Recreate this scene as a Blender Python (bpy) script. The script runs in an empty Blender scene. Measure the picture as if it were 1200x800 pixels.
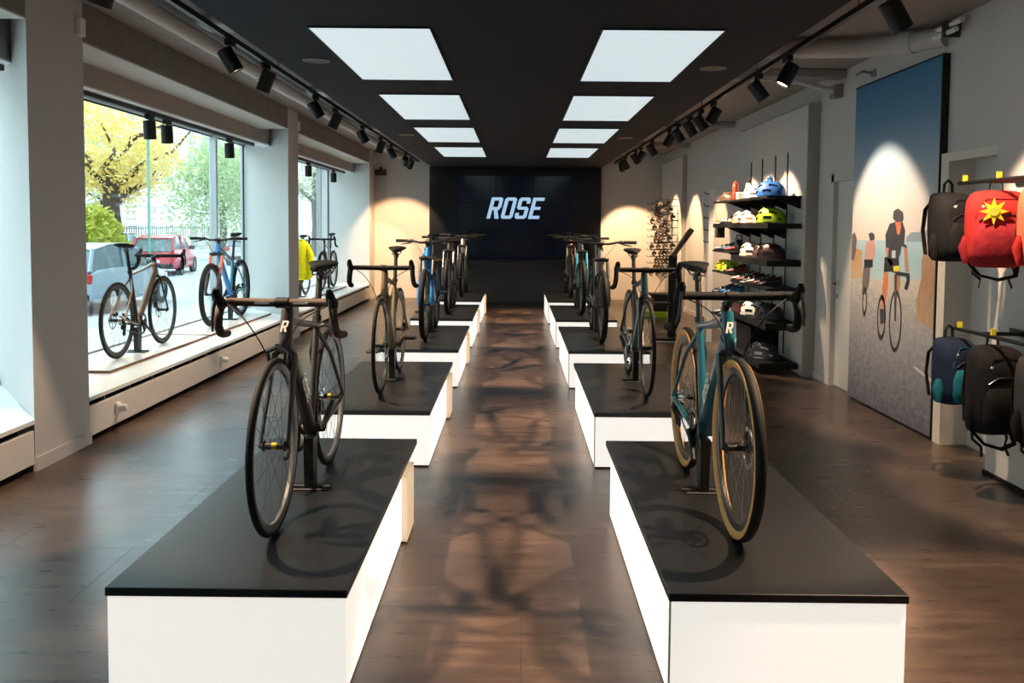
import bpy, math, random
from mathutils import Vector, Matrix, Euler
random.seed(7)
SC = bpy.context.scene
COL = SC.collection
PI = math.pi
R = math.radians

# ------------------------------------------------------------------ camera
cam_d = bpy.data.cameras.new('camera'); cam = bpy.data.objects.new('camera', cam_d); COL.objects.link(cam)
cam_d.sensor_width = 36.0; cam_d.lens = 36.0*1040.0/1200.0; cam_d.clip_start = .05; cam_d.clip_end = 400
cam_d.shift_y = -(400-321.5)/1200.0
PITCH, ROLL, YAW = .0558, .0083, .0043
cam.matrix_world = (Matrix.Translation((0, 0, 1.54)) @ Matrix.Rotation(YAW, 4, 'Z') @ Matrix.Rotation(PI/2-PITCH, 4, 'X')
                    @ Matrix.Rotation(ROLL, 4, 'Z'))
SC.camera = cam

# ------------------------------------------------------------------ world, exposure
W = bpy.data.worlds.new('overcast_sky'); SC.world = W; W.use_nodes = True
bg = W.node_tree.nodes['Background']; bg.inputs[0].default_value = (.66, .88, 1.0, 1); bg.inputs[1].default_value = 5.2
SC.view_settings.view_transform = 'Standard'
try: SC.view_settings.look = 'None'
except Exception: pass
SC.view_settings.exposure = 0.0; SC.view_settings.gamma = 1.0; SC.view_settings.use_curve_mapping = False

SPOT_W = 4.2          # overall scale of the track lamps
WARM = (1.0, .72, .47)
WARM2 = (1.0, .62, .32)

# ------------------------------------------------------------------ materials
MATS = {}
def mat(name, col, rough=.5, metal=0.0, var=.06, scale=12.0, spec=.5, bump=0.0, emit=None, estr=0.0, coat=0.0, alpha=None):
    if name in MATS: return MATS[name]
    m = bpy.data.materials.new(name); m.use_nodes = True; nt = m.node_tree
    b = nt.nodes['Principled BSDF']
    b.inputs['Roughness'].default_value = rough; b.inputs['Metallic'].default_value = metal
    b.inputs['Specular IOR Level'].default_value = spec
    if coat: b.inputs['Coat Weight'].default_value = coat; b.inputs['Coat Roughness'].default_value = .12
    tc = nt.nodes.new('ShaderNodeTexCoord'); nz = nt.nodes.new('ShaderNodeTexNoise')
    nz.inputs['Scale'].default_value = scale; nz.inputs['Detail'].default_value = 3
    nt.links.new(tc.outputs['Object'], nz.inputs['Vector'])
    mx = nt.nodes.new('ShaderNodeMix'); mx.data_type = 'RGBA'
    mx.inputs[6].default_value = tuple(max(0, c*(1-var)) for c in col)+(1,)
    mx.inputs[7].default_value = tuple(min(1, c*(1+var)) for c in col)+(1,)
    nt.links.new(nz.outputs['Fac'], mx.inputs[0]); nt.links.new(mx.outputs[2], b.inputs['Base Color'])
    if bump:
        bp = nt.nodes.new('ShaderNodeBump'); bp.inputs['Strength'].default_value = bump; bp.inputs['Distance'].default_value = .01
        nt.links.new(nz.outputs['Fac'], bp.inputs['Height']); nt.links.new(bp.outputs[0], b.inputs['Normal'])
    if emit is not None:
        b.inputs['Emission Color'].default_value = tuple(emit)+(1,); b.inputs['Emission Strength'].default_value = estr
    MATS[name] = m
    return m

def floor_mat():
    m = bpy.data.materials.new('floor_vinyl'); m.use_nodes = True; nt = m.node_tree; L = nt.links
    b = nt.nodes['Principled BSDF']
    g = nt.nodes.new('ShaderNodeNewGeometry')
    mp = nt.nodes.new('ShaderNodeMapping'); mp.inputs['Scale'].default_value = (1.2, 7.0, 1)
    L.new(g.outputs['Position'], mp.inputs[0])
    n1 = nt.nodes.new('ShaderNodeTexNoise'); n1.inputs['Scale'].default_value = 2.2; n1.inputs['Detail'].default_value = 4; n1.inputs['Roughness'].default_value = .65
    L.new(mp.outputs[0], n1.inputs['Vector'])
    n2 = nt.nodes.new('ShaderNodeTexNoise'); n2.inputs['Scale'].default_value = 1.1; n2.inputs['Detail'].default_value = 5
    L.new(g.outputs['Position'], n2.inputs['Vector'])
    oi = nt.nodes.new('ShaderNodeObjectInfo')
    a = nt.nodes.new('ShaderNodeMath'); a.operation = 'MULTIPLY_ADD'; a.inputs[1].default_value = .55
    L.new(n1.outputs['Fac'], a.inputs[0]); L.new(n2.outputs['Fac'], a.inputs[2])
    a2 = nt.nodes.new('ShaderNodeMath'); a2.operation = 'MULTIPLY_ADD'; a2.inputs[1].default_value = .05
    L.new(oi.outputs['Random'], a2.inputs[0]); L.new(a.outputs[0], a2.inputs[2])
    cr = nt.nodes.new('ShaderNodeValToRGB'); e = cr.color_ramp.elements
    e[0].position = .55; e[0].color = (.036, .0245, .021, 1); e[1].position = 1.12; e[1].color = (.155, .100, .074, 1)
    e2 = cr.color_ramp.elements.new(.82); e2.color = (.084, .056, .045, 1)
    L.new(a2.outputs[0], cr.inputs[0]); L.new(cr.outputs[0], b.inputs['Base Color'])
    rr = nt.nodes.new('ShaderNodeMapRange'); rr.inputs[3].default_value = .20; rr.inputs[4].default_value = .40
    L.new(n1.outputs['Fac'], rr.inputs[0]); L.new(rr.outputs[0], b.inputs['Roughness'])
    bp = nt.nodes.new('ShaderNodeBump'); bp.inputs['Strength'].default_value = .05; bp.inputs['Distance'].default_value = .004
    L.new(n1.outputs['Fac'], bp.inputs['Height']); L.new(bp.outputs[0], b.inputs['Normal'])
    b.inputs['Specular IOR Level'].default_value = .45
    MATS['floor'] = m
    return m

def glass_mat(name='window_glass', tint=(.97, 1, .99), refl=.9):
    m = bpy.data.materials.new(name); m.use_nodes = True; nt = m.node_tree; nt.nodes.clear()
    o = nt.nodes.new('ShaderNodeOutputMaterial'); t = nt.nodes.new('ShaderNodeBsdfTransparent'); g = nt.nodes.new('ShaderNodeBsdfGlossy')
    t.inputs[0].default_value = tint+(1,); g.inputs['Roughness'].default_value = .02
    f = nt.nodes.new('ShaderNodeFresnel')
    ge = nt.nodes.new('ShaderNodeNewGeometry'); ior = nt.nodes.new('ShaderNodeMapRange')      # same reflectance on both faces of the pane
    ior.inputs[3].default_value = 1.45; ior.inputs[4].default_value = 1/1.45
    nt.links.new(ge.outputs['Backfacing'], ior.inputs[0]); nt.links.new(ior.outputs[0], f.inputs[0])
    k = nt.nodes.new('ShaderNodeMath'); k.operation = 'MULTIPLY'; k.inputs[1].default_value = refl
    mx = nt.nodes.new('ShaderNodeMixShader'); nt.links.new(f.outputs[0], k.inputs[0]); nt.links.new(k.outputs[0], mx.inputs[0])
    nt.links.new(t.outputs[0], mx.inputs[1]); nt.links.new(g.outputs[0], mx.inputs[2]); nt.links.new(mx.outputs[0], o.inputs[0])
    MATS[name] = m
    return m

def leaf_mat(name, c1, c2):
    m = mat(name, c1, .6); nt = m.node_tree; b = nt.nodes['Principled BSDF']
    g = nt.nodes.new('ShaderNodeNewGeometry'); mx = nt.nodes.new('ShaderNodeMix'); mx.data_type = 'RGBA'
    mx.inputs[6].default_value = c1+(1,); mx.inputs[7].default_value = c2+(1,)
    nt.links.new(g.outputs['Random Per Island'], mx.inputs[0]); nt.links.new(mx.outputs[2], b.inputs['Base Color'])
    tr = nt.nodes.new('ShaderNodeBsdfTranslucent'); nt.links.new(mx.outputs[2], tr.inputs[0])
    ms = nt.nodes.new('ShaderNodeMixShader'); ms.inputs[0].default_value = .45
    nt.links.new(b.outputs[0], ms.inputs[1]); nt.links.new(tr.outputs[0], ms.inputs[2])
    nt.links.new(ms.outputs[0], nt.nodes['Material Output'].inputs[0])
    return m

M = dict(
    wall=mat('wall_plaster', (.55, .525, .51), .8, var=.03, scale=3, bump=.05),
    pier=mat('pier_paint', (.52, .495, .485), .75, var=.03, scale=3),
    concrete=mat('beam_concrete', (.20, .175, .165), .85, var=.22, scale=5, bump=.35),
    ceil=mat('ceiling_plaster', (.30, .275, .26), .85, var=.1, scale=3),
    dark=mat('ceiling_raft_paint', (.0085, .0115, .020), .8, var=.1, spec=.25),
    screen=mat('screen_black', (.004, .005, .009), .22, var=.05),
    counter=mat('counter_black', (.010, .011, .015), .38, var=.05),
    slab=mat('slab_black', (.0098, .0102, .0120), .36, var=.12, scale=30, spec=.42),
    light=mat('platform_diffuser', (.85, .84, .80), .45, emit=(1.0, .94, .86), estr=.76),
    endp=mat('platform_end_panel', (.74, .68, .58), .5, var=.03),
    panel=mat('ceiling_light_diffuser', (.4, .45, .48), .5, emit=(.80, .95, 1.0), estr=.70),
    black=mat('black_metal', (.006, .006, .0065), .45, var=.1, spec=.35),
    blackm=mat('matt_black', (.007, .007, .007), .8, var=.1, spec=.25),
    white=mat('white_paint', (.80, .79, .77), .45, var=.02),
    sill=mat('sill_white', (.78, .79, .79), .3, var=.02),
    brown=mat('board_edge_wood', (.16, .09, .055), .55, var=.2),
    board=mat('display_board_white', (.74, .78, .80), .2, var=.02),
    frame=mat('window_frame_metal', (.45, .46, .46), .4, metal=.6),
    frameb=mat('window_frame_dark', (.03, .03, .032), .5),
    rubber=mat('tyre_rubber', (.008, .0075, .0075), .7, var=.12, scale=60, spec=.25),
    tan=mat('tyre_tan_wall', (.62, .31, .085), .6, var=.1, scale=40),
    rim=mat('rim_black', (.010, .010, .0105), .35),
    spoke=mat('spoke_steel', (.12, .12, .12), .35, metal=.8),
    steel=mat('polished_steel', (.50, .50, .50), .25, metal=1),
    dsteel=mat('dark_steel', (.10, .10, .10), .35, metal=.9),
    gold=mat('gold_anodised', (.60, .42, .04), .3, metal=.6),
    letter=mat('white_lettering', (.82, .80, .76), .5, var=.01),
    brass=mat('lens_lit', (1, .8, .6), .4, emit=(1.0, .78, .52), estr=7.0),
    lensoff=mat('lens_dark', (.05, .045, .04), .3),
    taupe=mat('display_panel_taupe', (.54, .52, .505), .7, var=.02),
    shelf=mat('shelf_black', (.006, .006, .0065), .6, var=.1, spec=.25),
)
FLOOR = floor_mat(); GLASS = glass_mat(); CARGLASS = mat('car_glass', (.10, .16, .19), .06, spec=.8)

# ------------------------------------------------------------------ mesh builder
class MB:
    def __init__(s): s.v = []; s.f = []
    def add(s, vs, fs):
        n = len(s.v); s.v += [tuple(p) for p in vs]; s.f += [tuple(i+n for i in q) for q in fs]; return s
    def box(s, x0, x1, y0, y1, z0, z1):
        return s.add([(x0,y0,z0),(x1,y0,z0),(x1,y1,z0),(x0,y1,z0),(x0,y0,z1),(x1,y0,z1),(x1,y1,z1),(x0,y1,z1)],
                     [(0,3,2,1),(4,5,6,7),(0,1,5,4),(1,2,6,5),(2,3,7,6),(3,0,4,7)])
    def bbox(s, x0, x1, y0, y1, z0, z1, b=.006):
        """box with chamfered edges"""
        def ring(z, d): return [(x0+d,y0+b if d<b else y0+d,z)]
        lv = [(z0, b), (z0+b, 0), (z1-b, 0), (z1, b)]; vs = []
        for z, d in lv:
            c = b if d == 0 else 0
            vs += [(x0+d+c,y0+d,z),(x1-d-c,y0+d,z),(x1-d,y0+d+c,z),(x1-d,y1-d-c,z),(x1-d-c,y1-d,z),(x0+d+c,y1-d,z),(x0+d,y1-d-c,z),(x0+d,y0+d+c,z)]
        fs = []
        for k in range(3):
            for i in range(8): fs.append((k*8+i, k*8+(i+1)%8, k*8+8+(i+1)%8, k*8+8+i))
        fs.append(tuple(range(7,-1,-1))); fs.append(tuple(range(24,32)))
        return s.add(vs, fs)
    def prism(s, poly, axis, a, b):
        """polygon (list of 2-D) extruded along axis from a to b"""
        n = len(poly)
        def P(p, t):
            if axis == 'x': return (t, p[0], p[1])
            if axis == 'y': return (p[0], t, p[1])
            return (p[0], p[1], t)
        vs = [P(p, a) for p in poly]+[P(p, b) for p in poly]
        fs = [tuple(range(n-1,-1,-1)), tuple(range(n, 2*n))]+[(i,(i+1)%n,n+(i+1)%n,n+i) for i in range(n)]
        return s.add(vs, fs)
    def tube(s, path, r, n=8, closed=False, ell=None, up=None, cap=True):
        P = [Vector(p) for p in path]; m = len(P)
        rr = r if isinstance(r, (list, tuple)) else [r]*m
        T = []
        for i in range(m):
            if closed: t = P[(i+1)%m]-P[i-1]
            elif i == 0: t = P[1]-P[0]
            elif i == m-1: t = P[-1]-P[-2]
            else: t = (P[i+1]-P[i]).normalized()+(P[i]-P[i-1]).normalized()
            T.append(t.normalized())
        u = Vector(up) if up else (Vector((0,0,1)) if abs(T[0].z) < .9 else Vector((1,0,0)))
        vs = []; ea, eb = ell if ell else (1, 1)
        for i in range(m):
            u = (u-T[i]*u.dot(T[i])).normalized(); w = T[i].cross(u)
            for k in range(n):
                a = 2*PI*k/n; vs.append(P[i]+u*(math.cos(a)*rr[i]*ea)+w*(math.sin(a)*rr[i]*eb))
        fs = []
        for i in range(m if closed else m-1):
            j = (i+1)%m
            for k in range(n): fs.append((i*n+k, i*n+(k+1)%n, j*n+(k+1)%n, j*n+k))
        if cap and not closed: fs.append(tuple(range(n-1,-1,-1))); fs.append(tuple((m-1)*n+k for k in range(n)))
        return s.add(vs, fs)
    def loft(s, rings, cap=True, closed=False):
        n = len(rings[0]); vs = [p for r in rings for p in r]; fs = []; m = len(rings)
        for i in range(m if closed else m-1):
            j = (i+1)%m
            for k in range(n): fs.append((i*n+k, i*n+(k+1)%n, j*n+(k+1)%n, j*n+k))
        if cap and not closed: fs.append(tuple(range(n-1,-1,-1))); fs.append(tuple((m-1)*n+k for k in range(n)))
        return s.add(vs, fs)
    def lathe(s, prof, n=16, axis='z', o=(0,0,0), closed=False):
        """profile of (radius, height) turned about an axis"""
        rings = []
        for r, h in prof:
            ring = []
            for k in range(n):
                a = 2*PI*k/n; c, d = math.cos(a)*r, math.sin(a)*r
                p = (c,d,h) if axis == 'z' else ((c,h,d) if axis == 'y' else (h,c,d))
                ring.append((p[0]+o[0],p[1]+o[1],p[2]+o[2]))
            rings.append(ring)
        return s.loft(rings, cap=not closed, closed=closed)
    def xf(s, M4):
        s.v = [tuple(M4 @ Vector(p)) for p in s.v]; return s

CACHE = {}
def mesh(name, mb, m, smooth=35, key=None):
    if key is not None and (key, m.name) in CACHE: return CACHE[(key, m.name)]
    if callable(mb): mb = mb()
    me = bpy.data.meshes.new(name); me.from_pydata(mb.v, [], mb.f); me.materials.append(m)
    if smooth:
        me.polygons.foreach_set('use_smooth', [True]*len(me.polygons)); me.set_sharp_from_angle(angle=R(smooth))
    me.update()
    if key is not None: CACHE[(key, m.name)] = me
    return me
def obj(name, mb, m, parent=None, smooth=35, key=None, loc=None, kind=None, label=None):
    o = bpy.data.objects.new(name, mesh(name, mb, m, smooth, key)); COL.objects.link(o)
    if parent is not None: o.parent = parent
    if loc is not None: o.location = loc
    if kind: o['kind'] = kind
    if label: o['label'] = label
    return o
def tag(o, label, cat, group=None):
    o['label'] = label; o['category'] = cat
    if group: o['group'] = group
    return o
def thing(name, label, cat, loc=(0,0,0), rotz=0, group=None, rot=None):
    o = bpy.data.objects.new(name, None); COL.objects.link(o); o.empty_display_size = .1
    o.location = loc; o.rotation_euler = rot if rot else (0, 0, rotz)
    return tag(o, label, cat, group)
def struct(name, mb, m, parent=None, smooth=0, **k):
    return obj(name, mb, m, parent, smooth, kind=None if parent else 'structure', **k)

# ------------------------------------------------------------------ block letters R O S E
def letters(word, h, shear=.22, gap=.10, depth=.004):
    """upright lettering in the x (right) / z (up) plane, thickness along -y; returns MB and width"""
    w = .56; st = .17; C = .09
    G = {
     'R': [[(0,0),(st,0),(st,1),(0,1)],[(st,1-.15),(w-st,1-.15),(w-C*.4,1-C),(w-C,1),(st,1)],[(w-st,.55),(w-C*.6,.5),(w,.56),(w,1-C),(w-C,1),(w-st,.85)],
           [(st,.40),(w-C,.40),(w,.56),(w-st,.55),(st,.55)],[(.24,.42),(.41,.42),(w+.02,0),(w-.18,0)]],
     'O': [[(0,C),(C,0),(st,.15),(st,.85),(C,1),(0,1-C)],[(w,C),(w-C,0),(w-st,.15),(w-st,.85),(w-C,1),(w,1-C)],
           [(C,0),(w-C,0),(w-st,.15),(st,.15)],[(C,1),(w-C,1),(w-st,.85),(st,.85)]],
     'S': [[(0,C),(C,0),(w-C,0),(w-st,.15),(st,.15),(st,.28),(0,.28)],[(w-C,0),(w,C),(w,.48),(w-C,.57),(w-st,.43),(w-st,.15)],
           [(st,.57),(w-C,.57),(w-st,.43),(C,.43)],[(C,.43),(st,.57),(st,.85),(C,1),(0,1-C),(0,.52)],
           [(C,1),(w-C,1),(w,1-C),(w,.72),(w-st,.72),(w-st,.85),(st,.85)]],
     'E': [[(0,0),(st,0),(st,1),(0,1)],[(st,0),(w-.04,0),(w-.04,.15),(st,.15)],[(st,.43),(w-.10,.43),(w-.10,.57),(st,.57)],[(st,.85),(w-.02,.85),(w-.02,1),(st,1)]],
    }
    b = MB(); x = 0
    for ch in word:
        for poly in G[ch]:
            q = [((x+p[0]+shear*p[1])*h, p[1]*h) for p in poly]
            a = sum(q[i][0]*q[(i+1)%len(q)][1]-q[(i+1)%len(q)][0]*q[i][1] for i in range(len(q)))
            if a < 0: q = q[::-1]
            b.prism(q, 'y', 0, -depth)
        x += w+gap
    return b, (x-gap+shear)*h

# ================================================================== ROOM
XL, XG, XR = -2.95, -3.9, 3.08        # pier face, window glass plane, right wall
YB, YF = 18.5, -2.6                   # end wall, wall behind the viewer
ZC, ZR = 3.02, 2.73                   # side ceiling, hung raft underside

# floor: base and tiles
fl = struct('floor', MB().box(-4.1, 3.4, YF-.2, 19.6, -.12, -.004), mat('floor_joint', (.045,.032,.027), .6))
TX, TY = 1.22, .61
k = 0
for r in range(0, 37):
    y = -2.6+r*TY
    if y > 19.5: break
    for c in range(-1, 6):
        x0 = -3.02+c*TX-(TX*.5 if r % 2 else 0); x1 = x0+TX
        x0c, x1c = max(x0, -3.02), min(x1, 3.24)
        if x1c-x0c < .03: continue
        key = 'tile%d_%d' % (round((x1c-x0c)*100), 0)
        w = x1c-x0c
        obj('floor_tile', lambda w=w: MB().bbox(.0004, w-.0004, .0004, TY-.0004, -.004, 0, .0006), FLOOR, fl, 0, key='tile%.3f' % w, loc=(x0c, y, 0))

# ceiling
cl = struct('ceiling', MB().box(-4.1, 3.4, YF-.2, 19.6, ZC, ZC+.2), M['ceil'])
raft = obj('ceiling_raft', MB().box(-1.77, 1.75, YF+.3, YB, ZR, ZR+.13), M['dark'], cl, 0)
# light panels over the platforms
for i in range(-2, 4):
    y0 = 5.43+2.751*i; y1 = y0+1.94
    for sx, x0, x1, nm in ((-1, -1.275, -.528, 'left'), (1, .509, 1.2585, 'right')):
        place = ['above the viewer', 'nearest the viewer', 'nearest in view', 'second in view', 'third in view', 'farthest, next to the screen wall']
        t = thing('ceiling_light', 'square white glowing ceiling light, %s row, %s' % (nm, ['behind the viewer', 'just out of view', 'nearest and largest', 'second from the viewer', 'third from the viewer', 'farthest, by the black end wall'][i+2]), 'ceiling light', ((x0+x1)/2, y0, ZR), group='ceiling light panels')
        hw = (x1-x0)/2
        obj('diffuser', lambda: MB().box(-hw+.006, hw-.006, .006, 1.934, -.008, -.001), M['panel'], t, 0, key='cpan')
        fr = MB()
        for a in ((-hw, hw, 0, .006), (-hw, hw, 1.934, 1.94), (-hw, -hw+.006, 0, 1.94), (hw-.006, hw, 0, 1.94)): fr.box(*a, -.012, -.001)
        obj('frame', fr, M['black'], t, 0, key='cpanf')
# round recessed speakers in the raft
for x, y, lb in ((-1.47, 6.55, 'beside the nearest left light panel'), (1.47, 6.75, 'beside the nearest right light panel'), (-1.47, 11.9, 'beside the farther left panels'), (1.47, 12.1, 'beside the farther right panels')):
    t = thing('ceiling_speaker', 'small round dark ceiling speaker '+lb, 'speaker', (x, y, ZR))
    obj('ring', MB().lathe([(.085, -.001), (.10, -.001), (.10, -.008), (.085, -.008)], 24, closed=True), mat('speaker_ring', (.09,.09,.1), .4), t)
    obj('grille', MB().lathe([(.002, -.002), (.085, -.002), (.085, -.005), (.002, -.006)], 24), M['black'], t)

# end wall
struct('wall_back', MB().box(-4.1, 3.4, YB, YB+.25, 0, ZC), M['wall'])
ew = thing('video_wall', 'black video wall showing a white slanted four letter logo', 'screen', (0, YB, 0))
obj('surround', MB().box(-1.80, 1.75, -.10, -.001, .0, ZR-.001), M['screen'], ew, 0)
obj('shelf_line', MB().box(-1.72, 1.70, -.15, -.10, .81, .835), mat('screen_edge', (.03,.033,.045), .4), ew, 0)
for c in range(3):
    for r in range(3):
        x0 = -1.21+c*.785; z0 = .86+r*.565
        obj('screen_panel', lambda: MB().bbox(0, .78, -.02, 0, 0, .56, .004), mat('display_glass', (.004,.005,.010), .12, emit=(.1,.16,.35), estr=.012), ew, 0, key='scr', loc=(x0, -.101, z0))
lb, lw = letters('ROSE', .44, .26, .09, .003)
obj('logo_lettering', lb, mat('logo_glow', (.08,.09,.1), .5, emit=(.42,.66,.90), estr=.85), ew, 0, loc=(-.62, -.123, 1.665))
ct = thing('counter', 'low black counter block below the video wall', 'counter', (0, 17.0, 0))
obj('body', MB().box(-1.70, 1.68, .01, 1.33, .0, .80), M['counter'], ct, 0)
obj('top', MB().bbox(-1.72, 1.70, 0, 1.33, .80, .84, .004), M['counter'], ct, 0)
obj('plinth', MB().box(-1.66, 1.64, -.004, .01, .0, .06), M['black'], ct, 0)

# wall behind the viewer
struct('wall_front', MB().box(-4.1, 3.4, YF-.2, YF, 0, ZC), M['wall'])

# right wall, with door opening, niche and the proud panel near the viewer
DY0, DY1 = 7.78, 8.70
wr = MB()
wr.box(XR, XR+.3, DY1, 19.6, 0, ZC)
wr.box(XR, XR+.3, DY0, DY1, 2.02, ZC)
wr.box(XR, XR+.3, 6.30, DY0, 0, ZC)
wr.box(XR, XR+.3, 5.54, 6.30, 2.05, ZC)
wr.box(XR+.14, XR+.3, 5.0, 6.30, 0, 2.05)
wr.box(2.97, XR+.3, YF, 5.54, 0, ZC)
struct('wall_right', wr, M['wall'])
nf = MB().box(3.03, 3.22, 6.27, 6.33, 0, 2.07).box(3.03, 3.10, 5.54, 6.27, 2.01, 2.07).box(3.03, 3.05, 6.33, 6.38, 0, 2.07)
struct('trim_1', nf, mat('niche_trim', (.66,.60,.52), .6, var=.02))
# door
d = struct('door_1', MB().bbox(XR+.03, XR+.075, DY0+.05, DY1-.07, .01, 1.98, .003), mat('door_paint', (.60,.585,.56), .5, var=.02))
df = MB().box(XR-.012, XR+.12, DY1-.07, DY1+.05, 0, 2.05).box(XR-.012, XR+.12, DY0-.02, DY0+.05, 0, 2.05).box(XR-.012, XR+.12, DY0, DY1, 1.98, 2.05)
obj('door_frame', df, M['wall'], d, 0)
h = MB().lathe([(.022, 0), (.022, -.01), (.010, -.012), (.010, -.05)], 12, 'x', (XR+.03, DY1-.14, 1.0)).tube([(XR-.02, DY1-.14, 1.0), (XR-.022, DY1-.26, 1.0)], .009, 8)
obj('door_handle', h, M['steel'], d)
obj('lock', MB().lathe([(.02, 0), (.02, -.01), (.002, -.011)], 12, 'x', (XR+.03, DY1-.14, .88)), M['steel'], d)
struct('baseboard_right', MB().box(XR-.015, XR, DY1+.05, 9.08, 0, .07).box(XR-.015, XR, 11.85, YB, 0, .07), M['wall'])
struct('baseboard_back', MB().box(-2.95, -1.80, YB-.015, YB, 0, .07).box(1.75, XR-.02, YB-.015, YB, 0, .07), M['wall'])
struct('trim_2', MB().box(2.952, 2.97, YF, 5.54, 0, .025), M['blackm'])

# left: parapet, piers, beams, lintels, windows
wl = struct('wall_left', MB().box(XG-.10, XG+.03, YF, YB, -.5, .27), M['pier'])
bays = [(-2.6, -.75), (-.03, 5.38), (6.08, 11.50), (12.03, 17.85)]
piers = [(-.75, -.03), (5.38, 6.08), (11.50, 12.03), (17.85, 18.5)]
for a, b in piers:
    b2 = min(b+.95, YB)
    far = YB if b >= 18.4 else b2
    obj('pier', MB().prism([(XL, a), (XL, b), (XG-.1, far), (XG-.1, min(a+1.38, far-.02) if b < 18.4 else 18.48)][::-1], 'z', 0, ZC), M['pier'], wl, 0)
    obj('baseboard', MB().box(XL-.01, XL+.014, a-.004, b+.004, 0, .085), M['pier'], wl, 0)
    obj('junction_box', MB().bbox(XL, XL+.035, b-.10, b-.02, 2.78, 2.90, .005), M['white'], wl, 0)
for a, b in bays:
    b3 = b+.50
    obj('beam', MB().box(XL-.36, XL-.002, a, b, 2.76, ZC), M['concrete'], wl, 0)
    obj('beam_soffit', MB().box(XL-.36, XL-.002, a, b, 2.748, 2.76), mat('soffit_paint', (.50,.48,.45), .8, var=.1, bump=.2), wl, 0)
    obj('lintel', MB().box(XL-.50, XL-.361, a, min(b3, YB), 2.58, ZC), mat('lintel_paint', (.34,.295,.275), .8, var=.04), wl, 0)
    obj('lintel_soffit', MB().box(XL-.51, XL-.355, a, min(b3, YB), 2.565, 2.58), M['white'], wl, 0)

obj('window_head', MB().box(XG-.1, XL-.501, YF, YB, 2.70, ZC), M['white'], wl, 0)
WIN = [(-2.6, .6), (.6, 6.66), (6.66, 12.76), (12.76, 18.48)]
for n, (a, b) in enumerate(WIN):
    mu = b-1.36 if n in (1, 2) else (b-1.0 if n == 3 else a+1.5)
    f = MB()
    f.box(XG-.03, XG+.05, a, b, .30, .36); f.box(XG-.03, XG+.05, a, b, 2.64, 2.70)
    f.box(XG-.03, XG+.05, a, a+.06, .36, 2.64); f.box(XG-.03, XG+.05, b-.07, b, .36, 2.64)
    w = struct('window_%d' % (n+1), f, M['frame'])
    obj('mullion', MB().box(XG-.03, XG+.06, mu-.035, mu+.035, .36, 2.64), M['frame'], w, 0)
    obj('gasket', MB().box(XG-.005, XG+.012, mu+.035, mu+.05, .36, 2.64).box(XG-.005, XG+.012, b-.085, b-.07, .36, 2.64).box(XG-.005, XG+.012, a, b, 2.625, 2.64), M['frameb'], w, 0)
    obj('pane', MB().box(XG, XG+.006, a+.06, mu-.035, .36, 2.64), GLASS, w, 0)
    obj('pane', MB().box(XG, XG+.006, mu+.035, b-.07, .36, 2.64), GLASS, w, 0)
struct('trim_6', MB().box(XG+.05, XL-.3505, YF, YB, .295, .322), M['sill'])
# sills and radiator covers in each bay
for n, (a, b) in enumerate(bays):
    if n == 0: continue
    struct('trim_%d' % (n+2), MB().prism([(XL-.35, a+.002), (XL+.005, a+.002), (XL+.005, b-.002), (XL-.35, min(b+.45, YB))], 'z', .295, .322), M['sill'])
    place = ['', 'below the nearest window bay, cut off by the frame', 'below the middle window with two bikes', 'below the farthest window'][n]
    t = thing('radiator_cover', 'long white radiator cover panel '+place, 'radiator', (XL, a, 0), group='radiator covers')
    obj('panel', MB().bbox(-.03, .0, .004, b-a-.004, .045, .255, .004), mat('radiator_white', (.66,.62,.58), .5, var=.02), t, 0)
    obj('gap_shade_block', MB().box(-.20, -.10, .01, b-a-.01, .0, .29), M['blackm'], t, 0)  # black block behind the panel paints in the shade of the open gap
    m_ = MB()
    for q in range(int((b-a)/.42)): m_.box(-.06, -.012, .25+q*.42, .265+q*.42, .25, .296)
    for q in range(int((b-a)/.42)):
        obj('bracket', lambda: MB().box(-.06, -.012, 0, .015, .25, .296), M['steel'], t, 0, key='brk', loc=(0, .25+q*.42, 0))
    for yk in ([.35] if n == 3 else ([b-a-.52, ] if n == 1 else [.42, 2.75])):
        kb = obj('valve_box', lambda: MB().bbox(0, .02, -.035, .035, -.04, .04, .006), M['white'], t, 0, key='vb', loc=(.0, yk, .165))
        obj('valve_knob', lambda: MB().lathe([(.026, .02), (.028, .03), (.026, .07), (.018, .078)], 14, 'x'), M['white'], kb, key='vk')
# display boards on the sill
for x0, y0, y1, lb in ((-3.84, 7.05, 9.35, 'under the drop bar bike at the window'), (-3.84, 9.42, 11.75, 'under the blue mountain bike at the window'), (-3.84, 13.2, 17.0, 'in the farthest window')):
    t = thing('display_board', 'flat white display board with brown edge '+lb, 'board', (-3.25, y0, .322), group='window display boards')
    obj('top', MB().box(x0+3.25, -.006, .004, y1-y0, .002, .022), M['board'], t, 0)
    obj('edge', MB().box(-.006, 0, 0, y1-y0, 0, .023).box(x0+3.25, 0, 0, .004, 0, .023), M['brown'], t, 0)

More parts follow.
